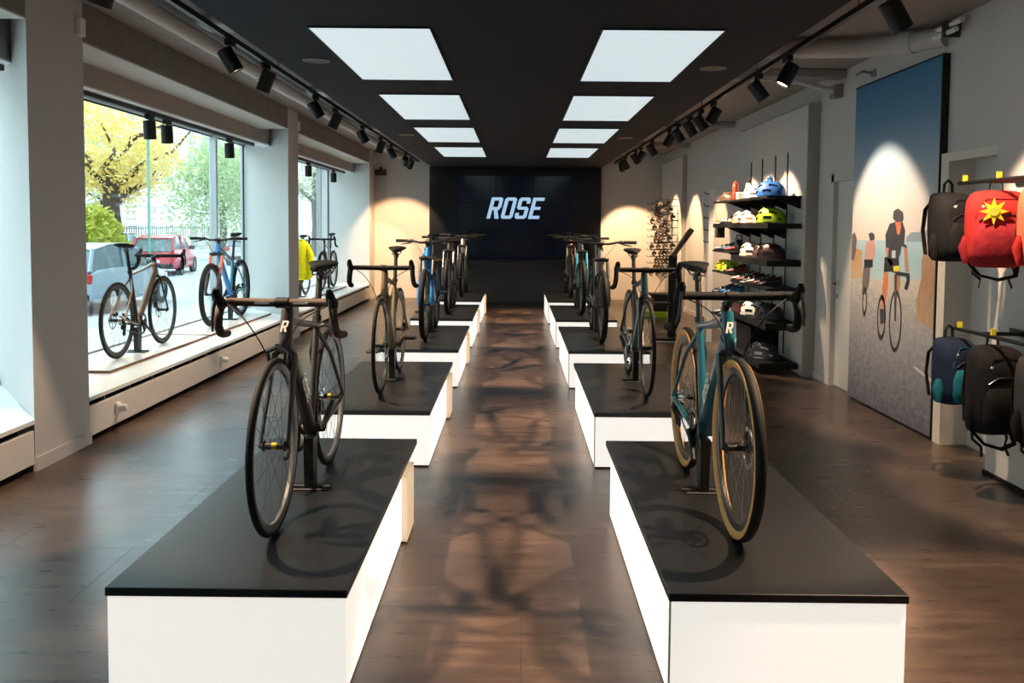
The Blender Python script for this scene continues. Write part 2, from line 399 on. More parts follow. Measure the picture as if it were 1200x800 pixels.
# ================================================================== PLATFORMS
PH = .36
PXL, PXR = (-1.321, -.536), (.503, 1.276)
ordn = ['nearest', 'second', 'third', 'fourth', 'farthest']
for i in range(5):
    y0 = 2.80+2.751*i; ln = 2.027
    for side, (x0, x1) in (('left', PXL), ('right', PXR)):
        t = thing('display_platform', 'glowing white display plinth with black top, %s in the %s row' % (ordn[i], side), 'platform', ((x0+x1)/2, y0, 0), group='bike display platforms')
        hw = (x1-x0)/2
        obj('top_slab', lambda: MB().bbox(-hw, hw, 0, ln, PH-.029, PH, .0025), M['slab'], t, 0, key='slab'+side)
        obj('light_box', lambda: MB().box(-hw+.006, hw-.006, .008, ln-.2, .012, PH-.029), M['light'], t, 0, key='lbox'+side)
        obj('plinth_foot', lambda: MB().box(-hw+.012, hw-.012, .014, ln-.21, 0, .012), M['blackm'], t, 0, key='foot'+side)
        if side == 'left':
            obj('end_panel', lambda: MB().box(hw-.02, hw+.022, ln-.62, ln-.34, .008, PH-.035), M['endp'], t, 0, key='endp')
        else:
            obj('corner_trim', lambda: MB().box(-hw+.002, -hw+.008, .004, .012, .012, PH-.03), M['endp'], t, 0, key='ctrim')

# ================================================================== TRACKS AND SPOTS
for sx, lb in ((-2.0, 'on the window side'), (2.0, 'on the shelf side')):
    t = thing('light_track', 'long black ceiling light track '+lb, 'light track', (sx, YF+.5, 2.80))
    obj('rail', MB().box(-.018, .018, 0, YB-YF-.8, -.0, .035), M['black'], t, 0)
    for q in range(9):
        obj('hanger_wire', lambda: MB().tube([(0,0,.034), (0,0,.219)], .004, 5), M['dsteel'], t, key='wire', loc=(0, .8+q*2.2, 0))
for a, b, lb in ((.6, 5.9, 'nearest'), (6.3, 11.5, 'middle'), (12.6, 17.6, 'farthest')):
    t = thing('light_track', 'short black light track along the head of the %s window' % lb, 'light track', (-3.40, a, 2.525))
    obj('rail', MB().box(-.018, .018, 0, b-a, 0, .039), M['black'], t, 0)

def spot(x, y, ztrack, aim, lit, lb, power=60, ang=50, blend=.35, col=WARM, head=True, grp='track spotlights'):
    """a track spotlight: adapter, stem, yoke and cylindrical head, aimed at a point; the lamp sits in its mouth"""
    t = thing('track_spotlight', lb, 'spotlight', (x, y, ztrack), group=grp)
    obj('adapter', lambda: MB().bbox(-.02, .02, -.07, .07, -.04, 0, .004), M['black'], t, 0, key='sp_ad')
    obj('stem', lambda: MB().tube([(0,0,-.04), (0,0,-.085)], .010, 8), M['black'], t, key='sp_st')
    c = Vector((0, 0, -.135))
    d = (Vector(aim)-Vector((x, y, ztrack))-c).normalized()
    hd = obj('lamp_head', lambda: MB().lathe([(.002, .085), (.052, .085), (.056, .08), (.056, -.085), (.050, -.085), (.048, -.06), (.002, -.058)], 20), M['black'], t, key='sp_hd')
    hd.location = c; hd.rotation_euler = (-d).to_track_quat('Z', 'Y').to_euler()
    obj('lens', lambda: MB().lathe([(.002, -.064), (.046, -.064), (.046, -.07), (.002, -.072)], 20), M['brass'] if lit else M['lensoff'], hd, key='sp_ln')
    if lit:
        l = bpy.data.lights.new('spot_lamp', 'SPOT'); l.energy = power*SPOT_W; l.color = col; l.spot_size = R(ang); l.spot_blend = blend; l.shadow_soft_size = .035
        lo = bpy.data.objects.new('spot_lamp', l); COL.objects.link(lo)
        lo.location = Vector((x, y, ztrack))+c+d*.092; lo.rotation_euler = d.to_track_quat('-Z', 'Y').to_euler()
    return t

BF = [3.32, 6.12, 9.0, 11.75, 14.45]     # front wheel contact of each platform bike
num = ['first', 'second', 'third', 'fourth', 'fifth', 'sixth', 'seventh', 'eighth', 'ninth', 'tenth', 'eleventh', 'twelfth', 'thirteenth', 'fourteenth', 'fifteenth']
# window side track
LS = [(3.45, (-.80, 3.75, .45), 1, 150, 48), (4.35, (-2.9, 4.6, .3), 1, 60, 50), (6.24, (-.80, 6.55, .45), 1, 150, 48), (7.13, (-2.95, 7.3, .25), 1, 60, 55),
      (8.88, (-.80, 9.4, .45), 1, 150, 48), (9.84, (-3.2, 9.9, .25), 1, 60, 55), (11.57, (-.80, 12.1, .45), 1, 150, 48), (13.10, (-2.9, 13.4, .3), 1, 60, 55),
      (14.26, (-.80, 14.8, .45), 1, 150, 48), (16.0, (-2.45, 18.5, .95), 1, 170, 46), (16.8, (-2.85, 18.0, .9), 1, 60, 46)]
for n, (y, aim, lit, p, a) in enumerate(LS):
    spot(-2.0, y, 2.80, aim, lit, 'black cylinder spotlight, %s from the viewer on the window side track' % num[n], p, a, col=WARM if aim[1] < 18 else WARM2)
RS = [(2.55, (1.95, 2.75, .0), 1, 110, 62), (3.40, (.80, 3.75, .45), 1, 150, 48), (4.78, (2.95, 4.95, 1.15), 1, 75, 60), (6.66, (.80, 6.6, .45), 1, 150, 48), (7.45, (3.03, 7.3, 1.25), 1, 52, 70),
      (9.13, (.80, 9.4, .45), 1, 150, 48), (9.75, (2.9, 9.75, 1.38), 1, 68, 60), (10.35, (2.9, 10.5, 1.38), 1, 68, 60), (11.10, (2.9, 11.25, 1.38), 1, 68, 60),
      (11.75, (.80, 12.1, .45), 1, 150, 48), (13.24, (2.95, 13.5, 1.2), 1, 60, 56), (14.4, (.80, 14.8, .45), 1, 150, 48), (15.03, (3.0, 15.4, 1.2), 1, 85, 60), (16.43, (3.0, 16.9, 1.2), 1, 85, 60), (17.0, (2.45, 18.5, .9), 1, 130, 52)]
for n, (y, aim, lit, p, a) in enumerate(RS):
    spot(2.0, y, 2.80, aim, lit, 'black cylinder spotlight, %s from the viewer on the shelf side track' % num[n], p, a, col=WARM if aim[1] < 13 else WARM2)
for n, (y, lit) in enumerate(((8.26, 1), (8.67, 1), (10.55, 1), (14.54, 1), (16.54, 1))):
    spot(-3.40, y, 2.525, (-3.45, y+.35, .4), lit, 'small black spotlight above the window display, %s from the viewer' % num[n], 12, 50, grp='window track spotlights')

# ducts, pipes and conduits under the side ceilings
t = thing('ceiling_pipe', 'pale round pipe running above the window side light track', 'pipe', (-2.42, 0, 2.93))
obj('run', MB().tube([(0, -2.5, 0), (0, 18.4, 0)], .058, 14), M['wall'], t)
for q in range(5): obj('coupling', lambda: MB().tube([(0,-.08,0), (0,.08,0)], .068, 14), M['wall'], t, key='coup', loc=(0, 1.2+q*3.6, 0))
t = thing('ceiling_pipe', 'thin conduit beside the pale pipe on the window side', 'pipe', (-2.22, 0, 2.97))
obj('run', MB().tube([(0, -2.5, 0), (0, 18.4, 0)], .02, 8), M['wall'], t)
t = thing('ceiling_pipe', 'thick pale pipe crossing to the right wall above the poster', 'pipe', (2.1, 7.0, 2.93))
obj('run', MB().tube([(-.35, .15, .02), (.55, 0, 0), (.80, -.25, -.01), (.97, -.55, -.02)], .075, 14), M['wall'], t)
obj('joint', MB().tube([(.74, -.19, -.01), (.84, -.31, -.01)], .088, 14), M['wall'], t)
t = thing('ceiling_pipe', 'thin bent pipe dropping to the right wall beyond the poster', 'pipe', (2.0, 8.6, 2.95))
obj('run', MB().tube([(-.2, .1, .03), (.4, .05, .02), (.7, 0, -.02), (.95, -.05, -.10), (1.07, -.05, -.12)], .03, 10), M['wall'], t)
obj('flange', MB().box(1.0, 1.08, -.12, .02, -.18, -.06), mat('flange_grey', (.22,.2,.2), .6), t, 0)
t = thing('conduit_pair', 'two short pale conduits on the wall above the poster', 'conduit', (2.99, 6.15, 2.90))
obj('tube', lambda: MB().tube([(0,0,0), (0,.42,.0)], .018, 8), M['white'], t, key='cnd')
obj('tube', lambda: MB().tube([(0,0,0), (0,.42,.0)], .018, 8), M['white'], t, key='cnd', loc=(.02, -.04, .055))
obj('clip', MB().box(-.03, .09, .12, .15, -.03, .08), M['dsteel'], t, 0)
t = thing('wall_bracket', 'small grey bracket on the right wall just above the poster', 'bracket', (3.08, 7.75, 2.87))
obj('plate', MB().bbox(-.02, 0, -.04, .04, -.03, .03, .004), mat('flange_grey', (.22,.2,.2), .6), t, 0)
obj('arm', MB().tube([(-.02, 0, 0), (-.10, .02, .02), (-.12, .1, .0)], .012, 6), mat('flange_grey', (.22,.2,.2), .6), t)
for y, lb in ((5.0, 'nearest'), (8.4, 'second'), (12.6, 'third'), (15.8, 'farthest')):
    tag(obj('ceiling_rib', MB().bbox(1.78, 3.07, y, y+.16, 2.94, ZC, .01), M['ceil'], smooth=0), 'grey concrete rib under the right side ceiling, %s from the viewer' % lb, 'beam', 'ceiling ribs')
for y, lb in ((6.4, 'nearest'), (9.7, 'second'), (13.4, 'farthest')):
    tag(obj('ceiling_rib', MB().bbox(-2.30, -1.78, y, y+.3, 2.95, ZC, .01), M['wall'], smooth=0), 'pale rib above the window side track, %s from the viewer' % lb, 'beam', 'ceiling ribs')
t = thing('wall_sign', 'tiny dark red sign box high on the end wall by the windows', 'sign', (-2.82, YB-.002, 2.60))
obj('box', MB().bbox(-.12, .12, -.05, 0, -.06, .06, .006), mat('sign_dark_red', (.06,.018,.016), .5), t, 0)
obj('bracket', MB().box(-.02, .02, -.02, 0, .06, .12), M['black'], t, 0)
# ================================================================== BICYCLES
def V(*a): return Vector(a)
def geo(style):
    if style in ('road', 'gravel'):
        Rw = .335 if style == 'road' else .345
        g = dict(R=Rw, tr=.0135 if style == 'road' else .021, cs=.412, drop=.070, reach=.385, stack=.560, ha=72.5, sa=73.5, hl=.135, st=.50, rake=.046, sad=.70)
    else:
        g = dict(R=.365, tr=.029, cs=.442, drop=.038, reach=.445, stack=.615, ha=67.5, sa=74.5, hl=.115, st=.43, rake=.046, sad=.70)
    R_ = g['R']; bbx = math.sqrt(g['cs']**2-g['drop']**2); bbz = R_-g['drop']
    htx, htz = bbx+g['reach'], bbz+g['stack']
    ha = R(g['ha']); fx = htx+(htz-R_)/math.tan(ha)+g['rake']/math.sin(ha)
    o = -fx
    g['BB'] = V(bbx+o, 0, bbz); g['HT'] = V(htx+o, 0, htz); ax = V(math.cos(ha), 0, -math.sin(ha)); g['ax'] = ax
    g['HB'] = g['HT']+ax*g['hl']; g['RH'] = V(o, 0, R_); g['FH'] = V(0, 0, R_); g['wb'] = fx
    sd = V(-math.cos(R(g['sa'])), 0, math.sin(R(g['sa']))); g['sd'] = sd
    g['ST'] = g['BB']+sd*g['st']; g['SP'] = g['BB']+sd*g['sad']
    return g

def wheel_rim(R_, tr, deep):
    ri = R_-2*tr
    w = .011 if tr < .025 else .015
    return MB().lathe([(ri+.006, -w), (ri+.006, w), (ri-.006, w), (ri-deep, .006), (ri-deep, -.006), (ri-.006, -w)], 44, 'y', closed=True)
def torus(R_, r, n=48, m=10, a0=0, a1=2*PI):
    prof = []
    for k in range(m):
        a = 2*PI*k/m; prof.append((R_+r*math.cos(a), r*math.sin(a)))
    return MB().lathe(prof, n, 'y', closed=True)
def sidewalls(R_, tr):
    """tan side bands of a tyre, a little proud of the rubber"""
    b = MB()
    for s in (-1, 1):
        prof = []
        for d in (110, 135, 160): 
            a = R(d); prof.append((R_-tr+(tr+.0012)*math.cos(a)*1, s*(tr+.0012)*math.sin(a)))
        for d in (160, 135, 110):
            a = R(d); prof.append((R_-tr+(tr-.003)*math.cos(a)*1, s*(tr-.003)*math.sin(a)))
        for i in range(len(prof)): pass
        # full band from the tread edge to the rim
        prof = [(R_-tr+(tr+.0015)*math.cos(R(d)), s*(tr+.0015)*math.sin(R(d))) for d in (66, 85, 105, 125, 150)]
        prof += [(R_-tr+(tr-.004)*math.cos(R(d)), s*(tr-.004)*math.sin(R(d))) for d in (150, 125, 105, 85, 66)]
        b.lathe(prof, 48, 'y', closed=True)
    return b
def spokes(R_, tr, n, deep):
    b = MB(); ri = R_-2*tr-deep
    for k in range(n):
        s = 1 if k % 2 else -1; a = 2*PI*k/n; a2 = a+(.42 if (k//2) % 2 else -.42)
        b.tube([(math.cos(a2)*.02, s*.028, math.sin(a2)*.02), (math.cos(a)*ri, s*.003, math.sin(a)*ri)], .0012, 3, cap=False)
    return b
def hub(w): return MB().lathe([(.005, -w-.008), (.010, -w-.006), (.010, -w), (.022, -w+.012), (.013, -w+.018), (.013, w-.018), (.022, w-.012), (.010, w), (.010, w+.006), (.005, w+.008)], 14, 'y')
def rotor(y): return MB().lathe([(.080, y-.001), (.080, y+.001), (.064, y+.001), (.064, y-.001)], 28, 'y', closed=True)
def rotor_arms(y):
    b = MB()
    for k in range(6):
        a = k*PI/3; b.tube([(.014*math.cos(a), y, .014*math.sin(a)), (.066*math.cos(a+.4), y, .066*math.sin(a+.4))], .003, 4)
    return b

def make_wheel(root, st, g, rear, c):
    pos = g['RH'] if rear else g['FH']; R_, tr = g['R'], g['tr']; deep = c.get('deep', .020)
    k = (st, deep)
    w = obj('wheel', lambda: wheel_rim(R_, tr, deep), c.get('rim', M['rim']), root, 50, key=('rim',)+k, loc=pos)
    obj('tyre', lambda: torus(R_-tr, tr), M['rubber'], w, 60, key=('tyre', st))
    if c.get('tan'): obj('tyre_sidewall', lambda: sidewalls(R_, tr), M['tan'], w, 60, key=('side', st))
    obj('spokes', lambda: spokes(R_, tr, 24, deep), M['spoke'], w, 0, key=('spk',)+k, kind='stuff')
    hw = .052 if not rear else .064
    obj('hub', lambda: hub(hw), c.get('hub', M['black']), w, key=('hub', hw))
    if c.get('hubband'): obj('hub_band', lambda: MB().lathe([(.0145, -.009), (.0145, .009)], 14, 'y'), M['gold'], w, key='hubband')
    if c.get('disc', True):
        r_ = obj('brake_rotor', lambda: rotor(.040), M['steel'], w, key='rotor')
        obj('rotor_spider', lambda: rotor_arms(.040), M['dsteel'], r_, key='rotarm')
    if rear:
        b = lambda: MB().lathe([(.010, -.020), (.052 if st == 'mtb' else .042, -.021), (.050 if st == 'mtb' else .040, -.024), (.022, -.046), (.010, -.047)], 22, 'y')
        obj('cassette', b, M['steel'], w, 20, key=('cass', st))
    return w

def drop_path(s, hw):
    return [V(0, s*.03, 0), V(0, s*(hw-.03), .002), V(.012, s*(hw-.008), .002), V(.045, s*hw, 0), V(.078, s*(hw+.003), -.012), V(.094, s*(hw+.006), -.045),
            V(.084, s*(hw+.010), -.085), V(.052, s*(hw+.014), -.112), V(.010, s*(hw+.017), -.122), V(-.045, s*(hw+.019), -.126)]

def bike(label, st, c, loc, rotz, group, stand=None, z=0.0):
    g = geo(st); HT, HB, ax, BB, RH, FH, ST, SP, sd = (g[k] for k in ('HT','HB','ax','BB','RH','FH','ST','SP','sd'))
    root = thing('bicycle', label, 'bicycle', (loc[0], loc[1], z), rotz, group)
    F = c['frame']; F2 = c.get('frame2', F); FK = c.get('fork', F)
    fat = c.get('fat', 1.0); ml = st == 'mtb'
    # frame
    def frame_a():
        b = MB(); dt = (.031 if not ml else .034)*fat
        dts = HB-ax*.035
        b.tube([dts, dts.lerp(BB, .5), BB+V(.0, 0, .004)], [dt*.95, dt*1.08, dt*1.05], 12, ell=(1.0, .86))
        b.tube([HT-ax*.004, HB+ax*.004], [.024 if not ml else .027, .027 if not ml else .030], 14)
        b.tube([BB-V(0,.036,0), BB+V(0,.036,0)], .027, 14)
        return b
    fr = obj('frame', frame_a, F, root, 40, key=('frA', st, fat))
    def frame_top():
        b = MB(); tt = HT+ax*.028
        a = tt; e = ST-sd*(.03 if not ml else .02)
        b.tube([a, a.lerp(e, .5)+V(0,0,-.004), e], [.021*fat, .018*fat, .016], 10, ell=(.85, 1.1)); return b
    obj('top_tube', frame_top, c.get('top', F), root, 40, key=('frT', st, fat))
    obj('seat_tube', lambda: MB().tube([BB, ST], [.020*fat, .0175], 12, ell=(1.15, .85) if not ml else None), F2, root, 40, key=('frS', st, fat))
    def stays():
        b = MB()
        for s in (-1, 1):
            b.tube([BB+V(-.02, s*.030, 0), BB+V(-.10, s*.040, .004), RH+V(.02, s*.066, 0), RH+V(-.012, s*.068, 0)], [.013, .012, .010, .009], 8)
            q = ST-sd*(.06 if not ml else .03)
            b.tube([q+V(0, s*.008, 0), q.lerp(RH, .3)+V(0, s*.045, 0), RH+V(0, s*.068, .004)], [.010, .009, .008], 8)
        return b
    obj('rear_stays', stays, c.get('stays', F2), root, 40, key=('stay', st))
    # fork
    def fork():
        b = MB(); cr = HB+ax*.012; R_ = g['R']
        if not ml:
            lift = HB+ax*max(.02, ((HB-FH).length-R_-.012)*.6)
            b.tube([HB+ax*.002, HB+ax*.03], [.026, .027], 12)
            for s in (-1, 1):
                b.tube([HB+ax*.014+V(0, s*.012, 0), HB+ax*.035+V(.004, s*(.034+g['tr']*.4), 0), HB.lerp(FH, .5)+V(-.004, s*.046, 0), FH+V(-.004, s*.053, .02), FH+V(.0, s*.054, -.008)], [.017, .0165, .0135, .010, .008], 8, ell=(1.2, .75), up=(1,0,0))
        else:
            for s in (-1, 1):
                b.tube([HB.lerp(FH, .50)+V(0, s*.066, 0), FH+V(-.02, s*.066, .06), FH+V(0, s*.062, -.012)], [.022, .019, .013], 10)
            top = HB.lerp(FH, .40)
            b.tube([top+V(.03, -.062, 0), top+V(.045, -.035, .045), top+V(.048, 0, .055), top+V(.045, .035, .045), top+V(.03, .062, 0)], .011, 8)
        return b
    fk = obj('fork', fork, FK, root, 40, key=('fork', st))
    if ml:
        def stan():
            b = MB()
            for s in (-1, 1): b.tube([HB+ax*.016+V(.012, s*.066, 0), HB.lerp(FH, .55)+V(.004, s*.066, 0)], .0165, 10)
            return b
        obj('stanchions', stan, c.get('stan', M['dsteel']), fk, key=('stan', st))
        obj('fork_crown', lambda: MB().tube([HB+ax*.02+V(.012,-.08,0), HB+ax*.012+V(.006,0,.006), HB+ax*.02+V(.012,.08,0)], .023, 10), M['black'], fk, key=('crown', st))
    make_wheel(root, st, g, False, c); make_wheel(root, st, g, True, c)
    # headset, stem, bar
    obj('headset', lambda: MB().tube([HT-ax*.0, HT-ax*.030], [.024, .019], 14), M['black'], root, key=('hs', st))
    if not ml: bar = HT-ax*.040+V(.088, 0, .006)
    else: bar = HT-ax*.045+V(.048, 0, .006)
    if st == 'gravel': bar = bar+V(0, 0, .03)
    stm = obj('stem', lambda: MB().tube([HT-ax*.018, HT-ax*.046], .0195, 12).tube([HT-ax*.034, HT.lerp(bar, .5)-ax*.018, bar], [.019, .017, .018], 10).tube([bar-V(0,.024,0), bar+V(0,.024,0)], .021, 12), M['black'], root, key=('stem', st))
    if not ml:
        hw = .212 if st == 'road' else .222
        hb = obj('handlebar', lambda: MB().tube([V(0,-.035,0), V(0,.035,0)], .0155, 10), M['black'], root, key=('dbar', st), loc=bar)
        tape = c.get('tape', M['blackm'])
        for s in (-1, 1):
            obj('bar_tape', lambda: MB().tube(drop_path(s, hw), [.0165]*10, 10), tape, hb, 60, key=('tape', st, s))
            hd = obj('brake_hood', lambda: MB().tube([V(.058, s*hw, -.002), V(.088, s*(hw+.002), .012), V(.118, s*(hw+.002), .022), V(.140, s*(hw+.001), .048), V(.143, s*hw, .064)], [.017, .0205, .019, .0165, .009], 10), M['blackm'], hb, 60, key=('hood', st, s))
            obj('brake_lever', lambda: MB().tube([V(.138, s*(hw+.002), .026), V(.150, s*(hw+.006), -.01), V(.146, s*(hw+.012), -.055), V(.125, s*(hw+.018), -.098)], [.010, .010, .009, .006], 8, ell=(1.2, .6), up=(1,0,0)), M['black'], hd, 60, key=('lever', st, s))
        if c.get('clamp'): 
            for s in (-1, 1): obj('clamp_mark', lambda: MB().box(.014, .0185, s*.075-.028, s*.075+.028, -.004, .004), M['letter'], hb, 0, key=('cm', s))
        cb = [[V(.06, .19, -.004), V(.13, .10, -.06), V(.10, .045, -.16), V(.02, .03, -.26), HB-bar+V(.0, .02, -.03)], [V(.06, -.19, -.004), V(.13, -.11, -.05), V(.11, -.05, -.15), V(.03, -.03, -.25), HB-bar+V(.02, -.02, -.02)]]
    else:
        w2 = c.get('barw', .37)
        hb = obj('handlebar', lambda: MB().tube([V(-.05, -w2, .016), V(-.02, -w2*.45, .016), V(0, -.09, 0), V(0, .09, 0), V(-.02, w2*.45, .016), V(-.05, w2, .016)], .0125, 10), M['black'], root, key=('fbar', w2), loc=bar)
        for s in (-1, 1):
            obj('grip', lambda: MB().tube([V(-.034, s*(w2-.13), .016), V(-.051, s*(w2+.004), .016)], [.0165, .017], 10), M['blackm'], hb, key=('grip', w2, s))
            lv = obj('brake_clamp', lambda: MB().tube([V(-.026, s*(w2-.175), .016), V(-.030, s*(w2-.145), .016)], .020, 10), M['black'], hb, key=('bcl', w2, s))
            obj('brake_lever', lambda: MB().tube([V(-.018, s*(w2-.16), .004), V(.020, s*(w2-.135), -.008), V(.010, s*(w2-.05), -.022)], [.009, .008, .005], 8), M['black'], lv, key=('blv', w2, s))
        cb = [[V(-.0, w2-.17, .012), V(.06, .12, -.04), V(.07, .05, -.12), HB-bar+V(.01, .02, .0)], [V(-.0, -w2+.17, .012), V(.07, -.10, -.03), V(.07, -.04, -.13), HB-bar+V(.02, -.02, .02)]]
    for i_, p in enumerate(cb):
        # smooth the cable with a Catmull-Rom pass
        q = []
        for i in range(len(p)-1):
            p0, p1, p2, p3 = p[max(i-1,0)], p[i], p[i+1], p[min(i+2,len(p)-1)]
            for u in (0, .25, .5, .75): q.append(.5*((2*p1)+(p2-p0)*u+(2*p0-5*p1+4*p2-p3)*u*u+(3*p1-p0-3*p2+p3)*u**3))
        q.append(p[-1]); obj('cable', lambda: MB().tube(q, .0026, 5), M['blackm'], hb, key=('cable', st, i_))
    # seatpost and saddle
    obj('seatpost', lambda: MB().tube([ST-sd*.02, SP], .0145, 10), M['black'], root, key=('post', st))
    obj('seat_clamp', lambda: MB().tube([ST-sd*.012, ST+sd*.012], .021, 12), M['black'], root, key=('scl', st))
    def saddle():
        rings = []
        for x, w, h, zz in ((-.13, .030, .010, .058), (-.12, .062, .022, .060), (-.085, .072, .028, .058), (-.04, .056, .028, .050), (.01, .034, .028, .047), (.07, .022, .025, .047), (.12, .018, .020, .044), (.138, .010, .010, .040)):
            rings.append([V(x, w*math.cos(a), zz+h*(math.sin(a) if math.sin(a) < 0 else .45*math.sin(a))) for a in [2*PI*k/14 for k in range(14)]])
        return MB().loft(rings)
    sdl = obj('saddle', saddle, c.get('saddle', M['blackm']), root, 60, key='saddle', loc=SP)
    def rails():
        b = MB()
        for s in (-1, 1): b.tube([V(-.10, s*.04, .045), V(-.06, s*.022, .008), V(.04, s*.022, .006), V(.10, s*.014, .034)], .0038, 6)
        return b.tube([V(-.02, 0, -.012), V(-.01, 0, .012)], .020, 10)
    obj('saddle_rails', rails, M['dsteel'], sdl, key='rails')
    # drivetrain (right side: -y)
    yc = -.044
    cr = obj('crankset', lambda: MB().lathe([(.100 if not ml else .066, yc-.003), (.102 if not ml else .068, yc), (.100 if not ml else .066, yc+.003), (.080 if not ml else .046, yc+.003), (.080 if not ml else .046, yc-.003)], 36, 'y', closed=True), c.get('ring', M['dsteel']), root, 30, key=('ring', ml), loc=BB)
    def arms():
        b = MB(); a = R(c.get('crank', -35))
        d = V(math.cos(a), 0, math.sin(a))
        b.tube([V(0, yc-.018, 0), d*.08+V(0, yc-.024, 0), d*.172+V(0, yc-.030, 0)], [.017, .012, .012], 8)
        b.tube([V(0, .052, 0), -d*.08+V(0, .060, 0), -d*.172+V(0, .068, 0)], [.017, .012, .012], 8)
        b.tube([V(0, yc-.018, 0), V(0, .056, 0)], .012, 10)
        for k in range(4):
            t = k*PI/2+.5; b.tube([V(0, yc-.008, 0), V(.085*math.cos(t) if not ml else .05*math.cos(t), yc-.002, .085*math.sin(t) if not ml else .05*math.sin(t))], [.012, .008], 6)
        return b
    obj('crank_arms', arms, c.get('armsm', M['black']), cr, key=('arms', ml, c.get('crank', -35)))
    a = R(c.get('crank', -35)); d = V(math.cos(a), 0, math.sin(a))
    if c.get('pedals'):
        for s, yy in ((1, yc-.075), (-1, .115)):
            obj('pedal', lambda: MB().bbox(-.045, .045, -.045, .045, -.010, .010, .006).tube([V(0, -.05, 0), V(0, .05, 0)], .008, 6), M['black'], cr, 0, key='pedal', loc=d*.172*s+V(0, yy, 0))
    def chain():
        r1 = (.098 if not ml else .064); r2 = .030
        C1 = BB+V(0, yc, 0); C2 = RH+V(0, -.036, 0); p = []
        for k in range(9): t = -PI/2+PI*k/8; p.append(C1+V(r1*math.cos(t), 0, r1*math.sin(t)))
        for k in range(6): t = PI/2+PI*.8*k/5; p.append(C2+V(r2*math.cos(t), 0, r2*math.sin(t)))
        p += [C2+V(.0, 0, -.055), C2+V(.035, 0, -.085)]
        return MB().tube(p, .0042, 5, closed=True)
    obj('chain', chain, M['dsteel'], root, key=('chain', st))
    obj('rear_derailleur', lambda: MB().tube([RH+V(-.005, -.05, -.01), RH+V(.005, -.062, -.05), RH+V(.02, -.05, -.085), RH+V(.035, -.045, -.13)], [.012, .016, .013, .010], 8).lathe([(.002,-.006),(.024,-.005),(.024,.005),(.002,.006)], 14, 'y', tuple(RH+V(.005,-.042,-.06))).lathe([(.002,-.006),(.024,-.005),(.024,.005),(.002,.006)], 14, 'y', tuple(RH+V(.036,-.042,-.115))), M['black'], root, key=('rd', st))
    if c.get('disc', True):
        obj('brake_caliper', lambda: MB().bbox(-.022, .022, -.012, .016, -.035, .035, .006), M['black'], root, 0, key='cal', loc=FH+V(-.055, .048, .055))
        obj('brake_caliper', lambda: MB().bbox(-.03, .03, -.012, .016, -.018, .018, .006), M['black'], root, 0, key='cal2', loc=RH+V(.075, .048, .045))
    else:
        def cal():
            b = MB()
            for s in (-1, 1): b.tube([V(.012, 0, .03), V(.016, s*.036, .012), V(.004, s*.030, -.03)], [.012, .009, .008], 8)
            return b
        up_ = V(0, 0, g['R']+.018)
        obj('brake_caliper', cal, M['dsteel'], root, key='rcal', loc=FH+V(-.055, 0, 0)+up_-V(0,0,.01))
        obj('brake_caliper', cal, M['dsteel'], root, key='rcal', loc=RH+V(.10, 0, 0)+up_-V(0,0,.016))
    if c.get('bottle'):
        p = BB.lerp(HB, .45)
        obj('bottle_cage', lambda: MB().tube([p+V(-.005,0,.03), p+V(-.02,.0,.06)], .03, 8), M['black'], root, key=('cage', st))
    if c.get('shock'):
        obj('battery_cover', lambda: MB().tube([HB.lerp(BB, .2)+V(0,0,-.012), HB.lerp(BB, .85)+V(0,0,-.012)], .040, 10), c['shock'], root, key=('bat', st))
    # lettering
    if c.get('text'):
        hgt = .058
        lb_, lw_ = letters('ROSE', hgt, .2, .1, .0015)
        dts = HB-ax*.035; dirv = (dts-BB).normalized()
        for s in (1, -1):
            e1 = dirv*(1 if s < 0 else -1); nrm = V(0, s, 0); upv = nrm.cross(e1) if False else None
            xax = -dirv if s > 0 else dirv            # reading direction
            yax = V(0, -s, 0)*-1; yout = V(0, s, 0)
            # local letters: x right, z up, front face towards -y
            zax = xax.cross(-yout)*-1
            Mx = Matrix((( xax.x, -yout.x, 0, 0), (xax.y, -yout.y, 0, 0), (xax.z, -yout.z, 0, 0), (0,0,0,1)))
            z_ = xax.cross(-yout)
            Mx[0][2], Mx[1][2], Mx[2][2] = z_.x, z_.y, z_.z
            start = dts.lerp(BB, .40 if s > 0 else .40+lw_/(dts-BB).length)
            off = start+yout*(.031*fat*.86*1.08+.0008)-z_*hgt*.5
            obj('lettering', MB().add(lb_.v, lb_.f).xf(Matrix.Translation(off) @ Mx), M['letter'], root, 0)
        lb_, lw_ = letters('R', .045, .2, .1, .0015)
        # on the front of the head tube, facing forward (+x): letter x axis = +y... seen from the front
        zx = -ax; Mx = Matrix(((0, -1, zx.x, 0), (1, 0, 0, 0), (0, 0, zx.z, 0), (0,0,0,1)))
        perp = V(math.sin(R(g['ha'])), 0, math.cos(R(g['ha'])))
        Mx = Matrix(((0, -perp.x, zx.x, 0), (1, 0, 0, 0), (0, -perp.z, zx.z, 0), (0,0,0,1)))
        off = HB-ax*.05+perp*(.0268 if not ml else .030)-V(0, lw_*.5, 0)
        obj('head_badge', MB().add(lb_.v, lb_.f).xf(Matrix.Translation(off) @ Mx), M['letter'], root, 0)
